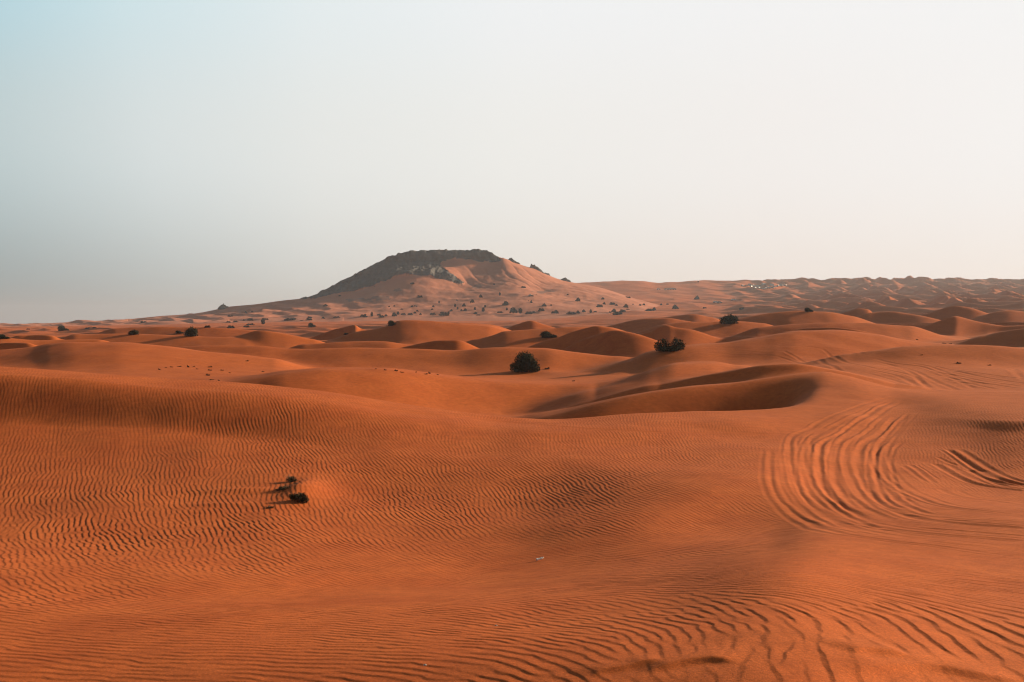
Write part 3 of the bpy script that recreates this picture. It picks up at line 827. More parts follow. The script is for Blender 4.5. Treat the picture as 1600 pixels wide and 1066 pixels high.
# ------------------------------------------------------------------ the sand, one sheet to the horizon
def build_ground():
    tmax = 0.60
    nt_c = int(1750 * Q)
    tt = np.linspace(-tmax, tmax, nt_c)
    az_in = np.arctan(tt)
    side_a = np.arctan(tmax) + np.cumsum(np.geomspace(0.0012, 0.05, 95))
    side_a = side_a[side_a < math.pi - 0.02]
    az = np.r_[-side_a[::-1], az_in, side_a]
    rows = [0.6, 1.2, 2.0, 2.8]
    d = 3.3
    while d < 6000:
        rows.append(d)
        if d < 36: st = min(0.0078 + (d - 3.3) * 0.0012, 0.024) / Q
        elif d < 90: st = (0.024 + (d - 36) * 0.004) / Q
        else: st = d * 0.0035 / Q
        if d > 1650: st = d * 0.03
        if 610 < d < 640: pass
        d += st
    D = np.array(rows)
    print("ground grid", len(D), "x", len(az))
    nr, nc = len(D), len(az)
    co = np.empty((nr * nc + 1, 3), np.float32)
    sc_ = np.where(np.abs(az) <= math.pi / 4, 1 / np.cos(az), math.sqrt(2))
    for i0 in range(0, nr, 200):
        Dd = D[i0:i0 + 200]
        r = Dd[:, None] * sc_[None, :]
        x = (r * np.sin(az)).ravel(); y = (r * np.cos(az)).ravel()
        z = ground(x, y)
        if Dd[0] < 120: z = z + detail(x, y)
        k = i0 * nc
        co[k:k + len(x), 0] = x; co[k:k + len(x), 1] = y; co[k:k + len(x), 2] = z
    co[-1] = (0, 0, EYE - 1.62)
    idx = np.arange(nr * nc, dtype=np.int32).reshape(nr, nc)
    a = idx[:-1, :]; b = np.roll(a, -1, axis=1); c_ = idx[1:, :]; d_ = np.roll(c_, -1, axis=1)
    quads = np.stack([a, b, d_, c_], -1).reshape(-1, 4)[:, ::-1]
    # the innermost ring closes on the centre with degenerate-free triangles as a small fan mesh inside the same object
    fan = np.stack([np.full(nc, nr * nc, np.int32), np.roll(idx[0], -1), idx[0]], -1)
    me = bpy.data.meshes.new('sand')
    me.vertices.add(len(co)); me.vertices.foreach_set('co', co.ravel())
    nl = quads.size + fan.size
    me.loops.add(nl); me.loops.foreach_set('vertex_index', np.r_[quads.ravel(), fan.ravel()].astype(np.int32))
    me.polygons.add(len(quads) + len(fan))
    ls = np.r_[np.arange(len(quads)) * 4, quads.size + np.arange(len(fan)) * 3].astype(np.int32)
    me.polygons.foreach_set('loop_start', ls)
    me.update(calc_edges=True)
    me.polygons.foreach_set('use_smooth', np.ones(len(ls), bool))
    me.materials.append(M_SAND)
    me.update()
    o = bpy.data.objects.new('ground', me); scene.collection.objects.link(o)
    tag(o, 'rippled orange desert sand rising and falling in dunes to the horizon', None, None, 'structure')
    return o


build_ground()


def build_hill():
    uu = np.arange(-320, 1120, 0.9 / max(Q, .5)); t = (uu - 800) / F
    D = np.r_[np.linspace(640, 735, 14)[:-1], np.linspace(735, 880, 90)[:-1], np.linspace(880, 895, 16)[:-1], np.linspace(895, 940, 34)[:-1], np.linspace(940, 953, 18)[:-1], np.linspace(953, 990, 20)[:-1], np.linspace(990, 1260, 24)]
    T, DD = np.meshgrid(t, D)
    Z = HILL(T, DD)
    X = T * DD; Y = DD.copy()
    S = Z / DD
    ph = np.arctan(S) + PITCH
    V = 533 - F * np.tan(ph); U = 800 + T * F
    wob = 2.2 * fbm(X / 9, Y / 5, 3, 81)
    rock = inside_poly(U + wob, V + 0.8 * wob, ROCKPOLY).astype(float)
    back = DD > 951
    rock = np.where(back, ((U > 480) & (U < 775) & (DD < 990)).astype(float), rock)
    # scattered stony patches
    patch = np.zeros_like(rock)
    for (pu, pv, ru, rv) in [(597, 466, 13, 4), (848, 455, 14, 3.0), (745, 446, 8, 3), (560, 470, 20, 3), (622, 452, 8, 3)]:
        patch = np.maximum(patch, ((U - pu) / ru) ** 2 + ((V - pv) / rv) ** 2 < 1 + 1.2 * fbm(X / 5, Y / 5, 2, 83))
    n1 = 1 - 2 * np.abs(fbm(X / 16, Y / 16 + Z / 14, 4, 84)); n2 = fbm(X / 4.5, Z / 3.0, 4, 86)
    k = smooth_mask(rock)
    strata = np.sin(Z / 1.9 + 1.5 * fbm(X / 30, Z / 10, 2, 87))
    Z = Z + k * ((n1 - .55) * 2.3 + n2 * 1.2)
    Y = Y - k * (1.6 * strata + 3.0 * n2) * (~back)
    # gullies running down to the right, and soft unevenness of the sand
    gph = X * .20 + Y * .115
    gul = (1 - np.abs(np.sin(gph + 1.7 * fbm(X / 40, Y / 40, 2, 88)))) ** 2
    gm = sstep(U, 700, 740) * (1 - sstep(U, 830, 880)) * sstep(DD, 845, 880) * (1 - sstep(DD, 925, 940)) * (1 - k)
    Z = Z - gm * .6 * gul
    Z = Z + (1 - k) * (0.7 * fbm(X / 11, Y / 11, 4, 89) + 2.2 * fbm(X / 45, Y / 30, 3, 90)) * sstep(DD, 700, 760) * (1 - sstep(DD, 915, 938))
    # low dune waves on the lower left flank
    Z = Z + 1.6 * (saw(sample_phase(X, Y), .3) - .5) * (1 - sstep(U, 480, 640)) * sstep(DD, 700, 760) * (1 - sstep(DD, 900, 942)) * (1 - k)
    co = np.stack([X, Y, Z + EYE], -1).reshape(-1, 3)
    nr, nc = X.shape
    idx = np.arange(nr * nc, dtype=np.int32).reshape(nr, nc)
    q = np.stack([idx[:-1, :-1], idx[:-1, 1:], idx[1:, 1:], idx[1:, :-1]], -1).reshape(-1, 4)
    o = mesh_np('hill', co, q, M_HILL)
    a = o.data.attributes.new('rock', 'FLOAT', 'POINT'); a.data.foreach_set('value', np.clip(rock, 0, 1).astype(np.float32).ravel())
    a = o.data.attributes.new('debris', 'FLOAT', 'POINT'); a.data.foreach_set('value', (patch * (1 - rock)).astype(np.float32).ravel() * .8)
    tag(o, 'flat-topped sandy hill with a dark rocky cap and a long low ridge to its left', None, None, 'structure')


def smooth_mask(m):
    m = m.astype(float)
    for _ in range(2):
        m = (m + np.roll(m, 1, 0) + np.roll(m, -1, 0) + np.roll(m, 1, 1) + np.roll(m, -1, 1)) / 5
    return m


def sample_phase(X, Y):
    return np.angle(sample(SML, SML_S, 0, 0, X.ravel(), Y.ravel())).reshape(X.shape)


build_hill()

# ------------------------------------------------------------------ shrubs
R = random.Random(5)


def shrub_mesh(name, lobes, n, size, mat, spiky=0.0, seed=1, up=.5):
    """crown of many narrow leaf sprays; unit width 1 (x from -.5 to .5) and unit height 1"""
    r = np.random.default_rng(seed)
    lobes = np.array(lobes, float)                       # x, y, z, rx, rz
    w = lobes[:, 3] ** 2 * lobes[:, 4]; w /= w.sum()
    li = r.choice(len(lobes), n, p=w)
    L_ = lobes[li]
    d = r.standard_normal((n, 3)); d /= np.linalg.norm(d, axis=1)[:, None]
    rad = r.random(n) ** .38 * (1 + .12 * r.standard_normal(n))
    c = np.stack([L_[:, 0] + d[:, 0] * L_[:, 3] * rad, L_[:, 1] + d[:, 1] * L_[:, 3] * rad, L_[:, 2] + d[:, 2] * L_[:, 4] * rad], -1)
    c[:, 2] = np.abs(c[:, 2])
    dirs = d * .7 + r.standard_normal((n, 3)) * .35; dirs[:, 2] += up + spiky * r.random(n)
    dirs /= np.linalg.norm(dirs, axis=1)[:, None]
    sd_ = np.cross(dirs, r.standard_normal((n, 3))); sd_ /= np.linalg.norm(sd_, axis=1)[:, None]
    ln = size * (.7 + .9 * r.random(n))[:, None] * (1 + spiky * (r.random(n) < .12) * 1.2)[:, None]; wd = size * .30 * (.6 + .8 * r.random(n))[:, None]
    V = np.stack([c - dirs * ln * .5, c + sd_ * wd - dirs * ln * .05, c + dirs * ln * .6, c - sd_ * wd], 1).reshape(-1, 3)
    V[:, 2] = np.maximum(V[:, 2], -.04)
    f = np.arange(n * 4, dtype=np.int32).reshape(-1, 4)
    me_o = mesh_np(name, V, f, mat, False)
    return me_o


def branch_mesh(name, n, seed, mat=None, height=.75, spread=.35, thick=.012):
    r = np.random.default_rng(seed)
    V = []; Fq = []
    for i in range(n):
        a = r.random() * 2 * math.pi; base = np.array([math.cos(a) * .05 * r.random(), math.sin(a) * .05 * r.random(), -.05])
        tip = np.array([math.cos(a) * spread * r.random() ** .5, math.sin(a) * spread * r.random() ** .5, height * (.5 + .5 * r.random())])
        mid = (base + tip) / 2 + r.standard_normal(3) * .04
        ring = []
        for P, th in ((base, thick), (mid, thick * .7), (tip, thick * .25)):
            k = len(V)
            for q in range(4):
                V.append(P + th * np.array([math.cos(q * math.pi / 2), math.sin(q * math.pi / 2), 0]))
            ring.append(k)
        for s in (0, 1):
            for q in range(4):
                Fq.append((ring[s] + q, ring[s] + (q + 1) % 4, ring[s + 1] + (q + 1) % 4, ring[s + 1] + q))
    return mesh_np(name, np.array(V), np.array(Fq), mat or M_TWIG, True)


def place(root, P, w, h, rz):
    root.location = P; root.scale = (w, w, h); root.rotation_euler = (0, 0, rz)


# kinds of crown, used as shared mesh data
PROTO = {}
def proto(key, fn):
    o = fn(); PROTO[key] = o.data
    bpy.data.objects.remove(o)


proto('tall', lambda: shrub_mesh('foliage', [(-.08, 0, .42, .26, .46), (.12, .05, .40, .26, .42), (.26, -.03, .24, .22, .26), (-.26, 0, .22, .22, .24), (.02, .1, .55, .2, .36), (.36, -.05, .12, .13, .16)], 4200, .052, M_LEAF, 1.3, 1, .8))
proto('double', lambda: shrub_mesh('foliage', [(-.36, 0, .34, .13, .38), (-.18, 0, .42, .13, .48), (.02, .04, .26, .12, .3), (.18, 0, .44, .13, .5), (.34, 0, .36, .14, .42), (0, 0, .14, .4, .2)], 3900, .054, M_LEAF, 1.3, 2, .9))
proto('round', lambda: shrub_mesh('foliage', [(0, 0, .40, .34, .46), (-.22, 0, .34, .24, .38), (.24, .03, .36, .22, .42), (-.36, 0, .2, .14, .22)], 2200, .068, M_LEAF, 1.0, 3, .6))
proto('low', lambda: shrub_mesh('foliage', [(-.12, 0, .38, .28, .48), (.22, 0, .18, .26, .22), (.40, .02, .06, .16, .1)], 2200, .075, M_LEAF, .4, 4, .5))
proto('far_round', lambda: shrub_mesh('foliage', [(0, 0, .38, .32, .48), (-.22, 0, .26, .24, .3), (.24, .0, .26, .22, .32)], 420, .16, M_LEAF2, .2, 5, .4))
proto('far_wide', lambda: shrub_mesh('foliage', [(-.2, 0, .32, .26, .42), (.2, .0, .38, .24, .5), (.4, 0, .16, .16, .2), (-.4, 0, .16, .16, .2)], 460, .15, M_LEAF2, .2, 6, .4))
proto('far_tuft', lambda: shrub_mesh('foliage', [(0, 0, .45, .32, .5)], 240, .2, M_LEAF2, .3, 7, .6))
proto('scrub', lambda: shrub_mesh('foliage', [(-.15, 0, .2, .3, .35), (.2, .05, .3, .25, .5)], 260, .15, M_TWIG, .8, 8, .7))
proto('branches', lambda: branch_mesh('branches', 26, 9))

# (column, row of the base, width, height in photo pixels, crown, label)
NEAR = [
    (820, 581, 50, 36, 'tall', 'largest dark bushy shrub, domed and standing alone in the hollow of sand at centre'),
    (1046, 548, 50, 22, 'double', 'wide dark shrub in two lumps half hidden behind a bright dune brow'),
    (1140, 506, 32, 17, 'round', 'broad dark shrub on the dunes far right of the mesa with bumpy top'),
    (856, 527.5, 30, 12, 'low', 'low dark shrub with a thin tail trailing right, below the triangular dune'),
    (299, 525.5, 23, 17, 'round', 'blocky dark shrub standing on the plain left of the mesa'),
    (280, 521, 15, 5.5, 'low', 'low thin shrub touching the blocky dark shrub on its left side'),
    (98, 517, 19, 10, 'low', 'two-pointed dark shrub under the left skyline'),
    (209, 523, 18, 9, 'round', 'oval dark shrub between the two-pointed and the blocky one'),
    (4, 529, 22, 8, 'low', 'dark shrub cut by the left edge of the view'),
    (1263, 487, 15, 7.5, 'low', 'small dark humped shrub on a dune crest right of the broad one'),
    (487, 511, 14, 8, 'low', 'dark rounded shrub in front of the mesa foot, left of centre'),
    (613, 509, 18, 10, 'low', 'leaning dark shrub perched on the tip of an orange dune'),
]
HILLSH = [(509, 480, 8, 5), (484, 498, 7, 4), (505, 498, 5, 3), (526, 497, 10, 3), (568, 496, 11, 6), (581, 495, 5, 7), (592, 493, 6, 3), (596, 496, 8, 4), (603, 494, 5, 3), (616, 494, 8, 6), (622, 492, 5, 5), (630, 492, 7, 3), (641, 492, 8, 3), (648, 490, 5, 3), (652, 487, 4, 3), (657, 492, 4, 3), (676, 492, 8, 4), (675, 485, 4, 3), (677, 480, 4, 3), (644, 480, 4, 3), (648, 479, 3, 2), (651, 480, 2, 2), (628, 484, 4, 2), (610, 484, 3, 2), (608, 480, 3, 2), (616, 479, 3, 2), (656, 465, 9, 4), (644, 444, 6, 3), (558, 475, 6, 2), (531, 463, 4, 2),
          (686, 474, 3, 4), (694, 493, 14, 6), (701, 491, 4, 4), (711, 480, 4, 5), (705, 487, 5, 4), (715, 484, 4, 4), (721, 486, 4, 3), (725, 479, 6, 5), (727, 486, 6, 4), (714, 470, 3, 2), (738, 473, 7, 5), (742, 485, 4, 5), (743, 491, 6, 4), (747, 493, 6, 2), (755, 487, 6, 6), (758, 481, 4, 4), (751, 465, 6, 5), (781, 462, 4, 5), (772, 445, 3, 2), (781, 489, 8, 2.5), (790, 479, 11, 9), (792, 485, 4, 4), (802, 489, 13, 9), (813, 490, 8, 8), (818, 450, 7, 3), (830, 465, 8, 4), (838, 462, 3, 2), (826, 472, 3, 2.5), (830, 476, 5, 6),
          (850, 481, 9, 7), (846, 486, 9, 5), (826, 491, 10, 5), (833, 489, 6, 3), (861, 480, 4, 4), (864, 490, 6, 4), (869, 490, 8, 6), (893, 491, 13, 4.5), (903, 490, 6, 5), (912, 488, 6, 4.5), (923, 489, 5, 5), (930, 488, 5, 2.5), (903, 471, 8, 6), (887, 461, 3, 1.5), (942, 468, 5, 3.5), (937, 480, 9, 5), (944, 476, 5, 4), (957, 476, 8, 4), (963, 478, 5, 3), (975, 476, 4, 3), (978, 481, 8, 6), (989, 479, 4, 4), (1000, 478, 4, 3), (1006, 478, 5, 4), (1002, 482, 4, 2), (959, 488, 8, 6), (965, 492, 14, 6), (973, 488, 9, 5), (981, 484, 5, 2), (953, 489, 4, 2.5), (981, 466, 8, 3)]
LEFTSH = [(361, 513, 10, 5), (324, 512, 8, 4), (391, 508, 12, 3), (411, 507, 8, 9), (385, 512, 9, 4), (357, 504, 7, 2.5), (368, 503.5, 7, 2.5), (360, 496, 9, 4), (384, 489, 4, 3), (394, 489, 5, 3), (391, 501, 8, 4), (381, 501, 3, 2), (454, 501, 18, 5), (483, 501, 9, 4), (471, 502, 5, 2), (416, 500, 7, 3), (224, 506, 10, 5), (137, 514, 8, 2.5), (148, 513, 6, 2), (44, 515, 5, 2), (476, 466, 5, 2), (541, 523, 7, 3), (398, 478, 4, 1.5)]
RIGHTSH = [(1017, 486, 16, 4), (1022, 485, 6, 5), (1033, 477, 4, 3), (1043, 476, 4, 2), (1055, 483, 10, 7), (1089, 468, 8, 6), (1101, 482, 6, 2), (1159, 484, 8, 4), (1091, 441, 3, 2)]
SCRUB = [(249, 578, 4, 3), (259, 575, 4, 1.5), (268, 574, 5, 2), (280, 573, 8, 1.6), (294, 574, 4, 4.5), (303, 573, 4, 1.5), (308, 577, 4, 1.5), (328, 574, 8, 2.5), (328, 579, 7, 2.5), (325, 587, 7, 4), (347, 579, 6, 2), (359, 583, 4, 1.5), (331, 594, 8, 1.8), (342, 595, 4, 1.8), (386, 564.5, 6, 2), (411, 581, 5, 1.5),
         (587, 577, 3, 2), (602, 578.5, 5, 2), (619, 580, 6, 3), (628, 582, 8, 1.5), (650, 582, 3, 2), (665, 585, 8, 2), (671, 584, 4, 4), (684, 586, 4, 1.5), (855, 577, 9, 4), (1433, 531, 4, 1.5), (1475, 537, 8, 1.6), (1485, 537.5, 5, 1.5), (1498, 568, 9, 2.8), (1546, 571, 8, 1.5), (1440, 555, 4, 1.5), (896, 596, 5, 2.5)]


def ordinal(n):
    o = ['first', 'second', 'third', 'fourth', 'fifth', 'sixth', 'seventh', 'eighth', 'ninth', 'tenth', 'eleventh', 'twelfth', 'thirteenth', 'fourteenth', 'fifteenth', 'sixteenth', 'seventeenth', 'eighteenth', 'nineteenth']
    if n <= 19: return o[n - 1]
    te = {2: 'twent', 3: 'thirt', 4: 'fort', 5: 'fift', 6: 'sixt', 7: 'sevent', 8: 'eight', 9: 'ninet'}
    a, b = divmod(n, 10)
    return te[a] + 'ieth' if b == 0 else te[a] + 'y-' + o[b - 1]


def put_shrub(u, v, w, h, key, label, group, name='shrub', cat='shrub', parts=False):
    P = hit(u, v)
    if P is None:
        P = hit(u, v + 3)
        if P is None: return None
    sc = P[1] / F
    W, Hh = w * sc, h * sc
    P = P.copy(); P[2] -= 0.03 * Hh
    if parts:
        root = bpy.data.objects.new(name, None); scene.collection.objects.link(root)
        fo = bpy.data.objects.new('foliage', PROTO[key]); scene.collection.objects.link(fo); fo.parent = root
        br = bpy.data.objects.new('branches', PROTO['branches']); scene.collection.objects.link(br); br.parent = root
    else:
        root = bpy.data.objects.new(name, PROTO[key]); scene.collection.objects.link(root)
    place(root, P, W, Hh, 0 if parts else R.choice((0, math.pi)) + R.uniform(-.4, .4))
    tag(root, label, cat, group)
    return root


for u, v, w, h, key, label in NEAR:
    put_shrub(u, v, w, h, key, label, 'larger shrubs among the dunes', parts=True)
put_counts = {}
def size_word(w, h):
    return 'tiny' if w < 5 else 'small' if w < 8.5 else 'broad'
for items, where, grp in ((HILLSH, 'on the mesa slope', 'shrubs dotted around the foot of the mesa'), (LEFTSH, 'left of the mesa', 'shrubs on the plain left of the mesa'), (RIGHTSH, 'on the pale dunes right of the mesa', 'shrubs on the dunes right of the mesa')):
    for i, (u, v, w, h) in enumerate(sorted(items)):
        key = 'far_wide' if w / h > 1.7 else 'far_tuft' if w / h < 1.05 else 'far_round'
        put_shrub(u, v, w * 1.1, h * 1.12, key, f'{size_word(w, h)} dark shrub, {ordinal(i + 1)} from the left {where}', grp)
sc_l = sorted(SCRUB)
for i, (u, v, w, h) in enumerate(sc_l):
    part = 'in the left hollow behind the near dune' if u < 450 else 'behind the round dune at centre' if u < 700 else 'in the hollows at centre and right'
    base = sum(1 for s in sc_l if (s[0] < 450) == (u < 450) and (s[0] < 700) == (u < 700) and s < (u, v, w, h))
    put_shrub(u, v, w, h, 'scrub', f'dry scrub tuft, {ordinal(base + 1)} from the left {part}', 'dry scrub lying in the hollows', 'dry_scrub', 'scrub')

# the half buried clump on the near slope
def near_clump(u, v, w, h, lobes, n, label, seed, straw):
    P = hit(u, v); sc = P[1] / F
    root = bpy.data.objects.new('desert_bush', None); scene.collection.objects.link(root)
    fo = shrub_mesh('foliage', lobes, n, .085, M_LEAF, .9, seed, .5); fo.parent = root
    tw = branch_mesh('twigs', straw, seed + 1, M_STRAW, 1.15, .6, .009); tw.parent = root
    P[2] -= .02
    place(root, P, w * sc, h * sc, 0)
    tag(root, label, 'bush', 'half buried bushes on the near slope')


near_clump(455, 753, 22, 14, [(0, 0, .35, .36, .4), (.2, 0, .2, .25, .25)], 500, 'spiky dry tuft at the top of the half buried clump on the near slope', 21, 26)
near_clump(467, 784, 32, 17, [(-.22, 0, .5, .22, .35), (.1, 0, .5, .28, .42), (.3, -.05, .3, .2, .35), (-.38, 0, .6, .14, .22)], 1500, 'darkest leafy bush in the half buried clump, sand piled on its right', 23, 16)
near_clump(464, 756, 12, 4, [(0, 0, .3, .4, .4)], 160, 'tiny sprig between the spiky tuft and the dark leafy bush', 25, 8)
near_clump(420, 794, 20, 7, [(0, 0, .3, .4, .4), (.25, 0, .3, .2, .4)], 420, 'small low tuft just left of the half buried clump', 27, 10)
near_clump(442, 765, 26, 12, [(.1, 0, .25, .38, .4), (-.2, 0, .15, .25, .2)], 520, 'dark low bush added for the cast shadow left of the leafy bush', 29, 10)  # dark foliage added to stand in for the shadow the clump casts leftwards

# ------------------------------------------------------------------ litter and stones
def lathe(name, prof, mat, parent=None, seg=20, crush=0.0, seed=1):
    r = np.random.default_rng(seed)
    V = []; Fq = []
    for i, (x, rad) in enumerate(prof):
        for q in range(seg):
            a = 2 * math.pi * q / seg
            k = 1 - crush * (.5 + .5 * math.sin(3 * a + i * .9)) * math.exp(-((i / len(prof) - .45) / .25) ** 2)
            V.append((x, rad * k * math.cos(a), rad * k * math.sin(a) * (1 - crush * .6 * math.exp(-((i / len(prof) - .5) / .25) ** 2))))
    for i in range(len(prof) - 1):
        for q in range(seg):
            Fq.append((i * seg + q, i * seg + (q + 1) % seg, (i + 1) * seg + (q + 1) % seg, (i + 1) * seg + q))
    return mesh_np(name, np.array(V), np.array(Fq)[:, ::-1], mat, True, parent)


P = hit(843, 876)
b = bpy.data.objects.new('plastic_bottle', None); scene.collection.objects.link(b)
prof = [(-.075, .001), (-.074, .022), (-.068, .028), (-.055, .027), (-.04, .029), (-.02, .027), (0, .029), (.02, .027), (.035, .029), (.05, .025), (.062, .014), (.072, .012)]
lathe('bottle_body', prof, M_PLASTIC, b, 22, .45, 3)
lathe('cap', [(.070, .001), (.071, .0155), (.080, .016), (.088, .0155), (.0885, .001)], M_CAP, b)
b.location = P + np.array([0, 0, .022]); b.rotation_euler = (0.3, -.16, .45); b.scale = (.6, .6, .6)
tag(b, 'crushed pale plastic bottle lying on the rippled sand', 'bottle')


def stone_mesh(name, seed, mat, rough_=.25, sub=3):
    import bmesh
    bm = bmesh.new(); bmesh.ops.create_icosphere(bm, subdivisions=sub, radius=.5)
    co = np.array([v.co[:] for v in bm.verts])
    n = fbm(co[:, 0] * 3 + seed, co[:, 1] * 3 + co[:, 2] * 4.1, 4, seed)
    n2 = np.round((co[:, 2] + .15 * n) * 7) / 7 - co[:, 2]
    for v, k, k2 in zip(bm.verts, n, n2):
        v.co *= 1 + rough_ * k; v.co.z += .35 * k2 * rough_
    me = bpy.data.meshes.new(name); bm.to_mesh(me); bm.free()
    me.materials.append(mat)
    o = bpy.data.objects.new(name, me); scene.collection.objects.link(o)
    return o


for (u, v, s, lab) in [(775, 979, .012, 'tiny pale pebble on the rippled sand below the bottle'), (664, 1041, .012, 'tiny pale pebble near the bottom edge, nearest of the stones')]:
    P = hit(u, v)
    o = stone_mesh('pebble', int(u), M_PEBBLE, .2, 2); o.location = P + np.array([0, 0, .006]); o.scale = (s * 1.5, s, s * .8)
    tag(o, lab, 'pebble', 'pale pebbles on the near sand')

# rocky crags breaking the hill's skyline: (column, row of base, width, height, depth offset, label)
CRAGS = [(350, 485, 25, 19, 'dark pointed rock on the left skyline ridge'),
         (783, 408, 20, 10, 'low broken rocks at the right end of the mesa cap'),
         (797, 411, 22, 11, 'small crag on the skyline just right of the mesa cap'),
         (834, 427, 28, 19, 'grey peaked crag on the right shoulder of the mesa'),
         (851, 431, 26, 11, 'long grey crag sloping down right of the peaked crag'),
         (883, 442, 24, 13, 'lowest dark crag where the mesa skyline meets the dunes'),
         (829, 464, 9, 7, 'pale boulder above a small shrub on the right sandy slope')]
for i, (u, v, w, h, lab) in enumerate(CRAGS):
    t, s = ray(u, v)
    D = 950 if i < 6 else hit(u, v)[1]
    Pz = at(u, v, D)
    sc = D / F
    o = stone_mesh('rock_outcrop', 40 + i, M_ROCK if i < 6 else M_PEBBLE, .75, 4)
    for vv in o.data.vertices:                               # crags narrow upwards to broken peaks
        if vv.co.z > 0: kk = 1 - (1.45 if i == 0 else .95) * min(vv.co.z, .55); vv.co.x *= kk; vv.co.y *= kk
    h *= 1.05
    o.location = Pz + np.array([0, 0, 0]); o.scale = (w * sc, w * sc * .8, h * sc * .95)
    if i in (4, 5): o.rotation_euler = (0, math.radians(22), 0)
    tag(o, lab, 'rock', 'rock outcrops along the mesa ridge')

# ------------------------------------------------------------------ far vehicles and tents
def boxes_mesh(name, bl, mats):
    """bl: (cx, cy, cz, sx, sy, sz, taper, material index)"""
    V = []; Fq = []; mi = []
    for cx, cy, cz, sx, sy, sz, tp, m in bl:
        k = len(V)
        for zz, s in ((-1, 1), (1, tp)):
            for xx, yy in ((-1, -1), (1, -1), (1, 1), (-1, 1)):
                V.append((cx + xx * sx / 2 * s, cy + yy * sy / 2 * (s if s < 1 else 1), cz + zz * sz / 2))
        for f in ((0, 3, 2, 1), (4, 5, 6, 7), (0, 1, 5, 4), (1, 2, 6, 5), (2, 3, 7, 6), (3, 0, 4, 7)):
            Fq.append(tuple(k + q for q in f)); mi.append(m)
    o = mesh_np(name, np.array(V, float), np.array(Fq), None, False, None, mats, mi)
    return o


def car_proto(paint):
    body = [(0, 0, .85, 4.7, 1.85, .62, .97, 0), (-.35, 0, 1.42, 3.2, 1.7, .56, .86, 1), (-.35, 0, 1.735, 2.7, 1.45, .07, .97, 0), (2.36, 0, .62, .12, 1.8, .25, 1, 1), (-2.36, 0, .62, .12, 1.8, .25, 1, 1)]
    for x in (-1.45, 1.45):
        for y in (-.82, .82):
            for q in (0, 45):
                body.append((x, y, .38, .74 if q == 0 else .5, .26, .5 if q == 0 else .76, 1, 2))
    return boxes_mesh('parked_car', body, [paint, M_DARK, M_DARK])


wc, gc = car_proto(M_WHITE), car_proto(M_GREY)
def tent():
    V = [(-2.5, -2, 0), (2.5, -2, 0), (2.5, 2, 0), (-2.5, 2, 0), (-2.5, -2, 1.7), (2.5, -2, 1.7), (2.5, 2, 1.7), (-2.5, 2, 1.7), (-2.1, 0, 2.9), (2.1, 0, 2.9)]
    Fq = [(0, 1, 5, 4), (2, 3, 7, 6), (1, 2, 6, 5), (3, 0, 4, 7), (4, 5, 9, 8), (6, 7, 8, 9), (5, 6, 9, 9), (7, 4, 8, 8)]
    me = bpy.data.meshes.new('tent'); me.from_pydata(V, [], [f if f[2] != f[3] else f[:3] for f in Fq]); me.materials.append(M_CANVAS)
    o = bpy.data.objects.new('tent', me); scene.collection.objects.link(o); return o
tp = tent()
CARS = [(1029, 453, 'w'), (1041, 453, 'w'), (1045.5, 453, 'w'), (1050, 452.5, 'w'), (1054, 453, 'g'), (1118, 473.5, 'w'), (1124, 474, 'g'), (1146, 470, 'w')]
cl = ['white car parked alone at the left end of the far slope', 'first white car in the close row on the far slope', 'second white car in the close row on the far slope', 'third white car in the close row on the far slope', 'grey car ending the close row on the far slope',
      'white car parked among the pale dunes above the broad shrub', 'grey car just right of the white car above the broad shrub', 'solitary white car on a dune right of the broad shrub']
used = {'w': False, 'g': False}
for (u, v, k), lab in zip(CARS, cl):
    P = hit(u, v)
    if P is None: continue
    src = wc if k == 'w' else gc
    if used[k]: o = src.copy(); scene.collection.objects.link(o)
    else: o = src; used[k] = True
    o.location = P; o.rotation_euler = (0, 0, R.uniform(-.6, .6))
    tag(o, lab, 'car', 'cars parked on the far dunes')
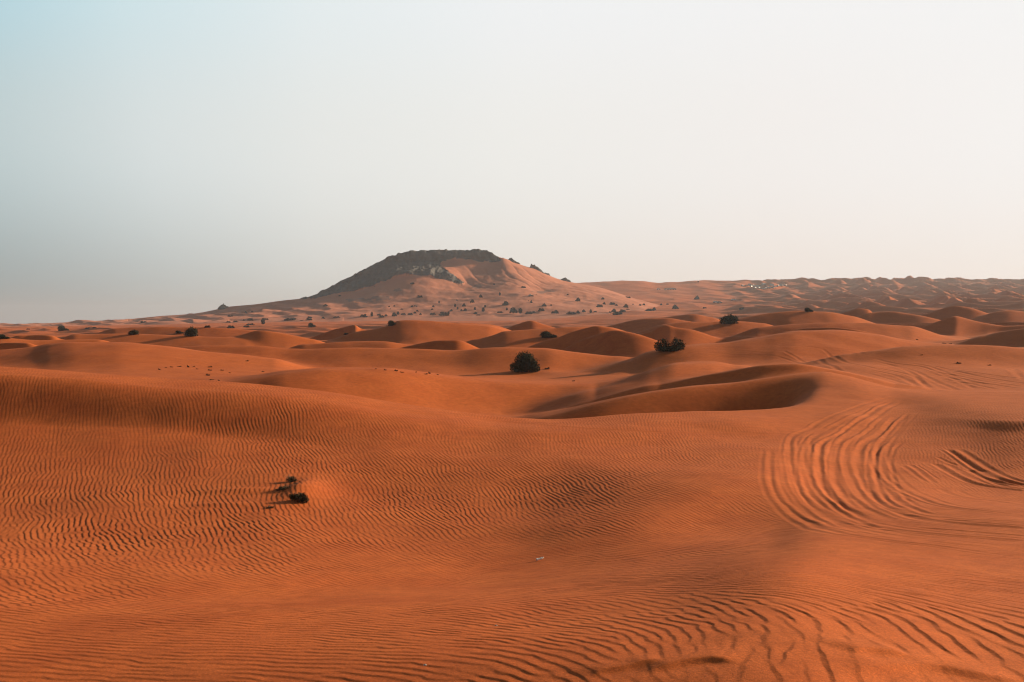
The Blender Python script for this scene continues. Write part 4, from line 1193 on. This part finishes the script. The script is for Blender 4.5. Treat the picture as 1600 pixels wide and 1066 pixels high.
CAMP = [(1160, 447), (1166, 447.5), (1171, 446.5), (1176, 447), (1178, 448), (1183, 449), (1186, 451), (1189, 452), (1192, 452.5), (1193, 446), (1196, 451), (1198, 450), (1201, 451.5), (1204, 450), (1207, 451), (1210, 449), (1213, 448.5), (1216, 447.5), (1221, 447), (1225, 446.5), (1228, 447), (1187, 448), (1174, 449), (1180, 451), (1206, 447)]
for i, (u, v) in enumerate(sorted(CAMP)):
    P = hit(u, v)
    if P is None: continue
    if i % 5 == 2:
        o = tp if not used.get('t') else tp.copy()
        if used.get('t'): scene.collection.objects.link(o)
        used['t'] = True
        tag(o, f'pale tent in the far camp, {ordinal(i + 1)} item from its left end', 'tent', 'tents of the far camp')
        o.scale = (1, 1, 1)
    else:
        src = wc if i % 12 == 5 else gc
        o = src.copy(); scene.collection.objects.link(o)
        tag(o, f'{"white" if src is wc else "grey"} car in the far camp, {ordinal(i + 1)} item from its left end', 'car', 'cars parked in the far camp')
        o.scale = (1, 1, 1)
    o.location = P; o.rotation_euler = (0, 0, R.uniform(-1.2, 1.2))

# ------------------------------------------------------------------ haze
HAZE_DENSITY = 0.00017
def build_haze():
    x0, x1, y0, y1, z0, z1 = -6700, 6700, -6700, 6700, EYE - 48, EYE + 95
    V = [(x, y, z) for z in (z0, z1) for x, y in ((x0, y0), (x1, y0), (x1, y1), (x0, y1))]
    Fq = [(0, 3, 2, 1), (4, 5, 6, 7), (0, 1, 5, 4), (1, 2, 6, 5), (2, 3, 7, 6), (3, 0, 4, 7)]
    me = bpy.data.meshes.new('haze'); me.from_pydata(V, [], Fq)
    m = bpy.data.materials.new('haze'); m.use_nodes = True; n = m.node_tree; n.nodes.clear()
    o_ = n.nodes.new('ShaderNodeOutputMaterial'); v = n.nodes.new('ShaderNodeVolumePrincipled')
    v.inputs['Color'].default_value = (.70, .84, .96, 1); v.inputs['Density'].default_value = HAZE_DENSITY; v.inputs['Anisotropy'].default_value = .3
    n.links.new(v.outputs[0], o_.inputs['Volume'])
    me.materials.append(m)
    o = bpy.data.objects.new('haze', me); scene.collection.objects.link(o)
    tag(o, 'thin pale evening haze over the whole desert', None, None, 'stuff')


build_haze()
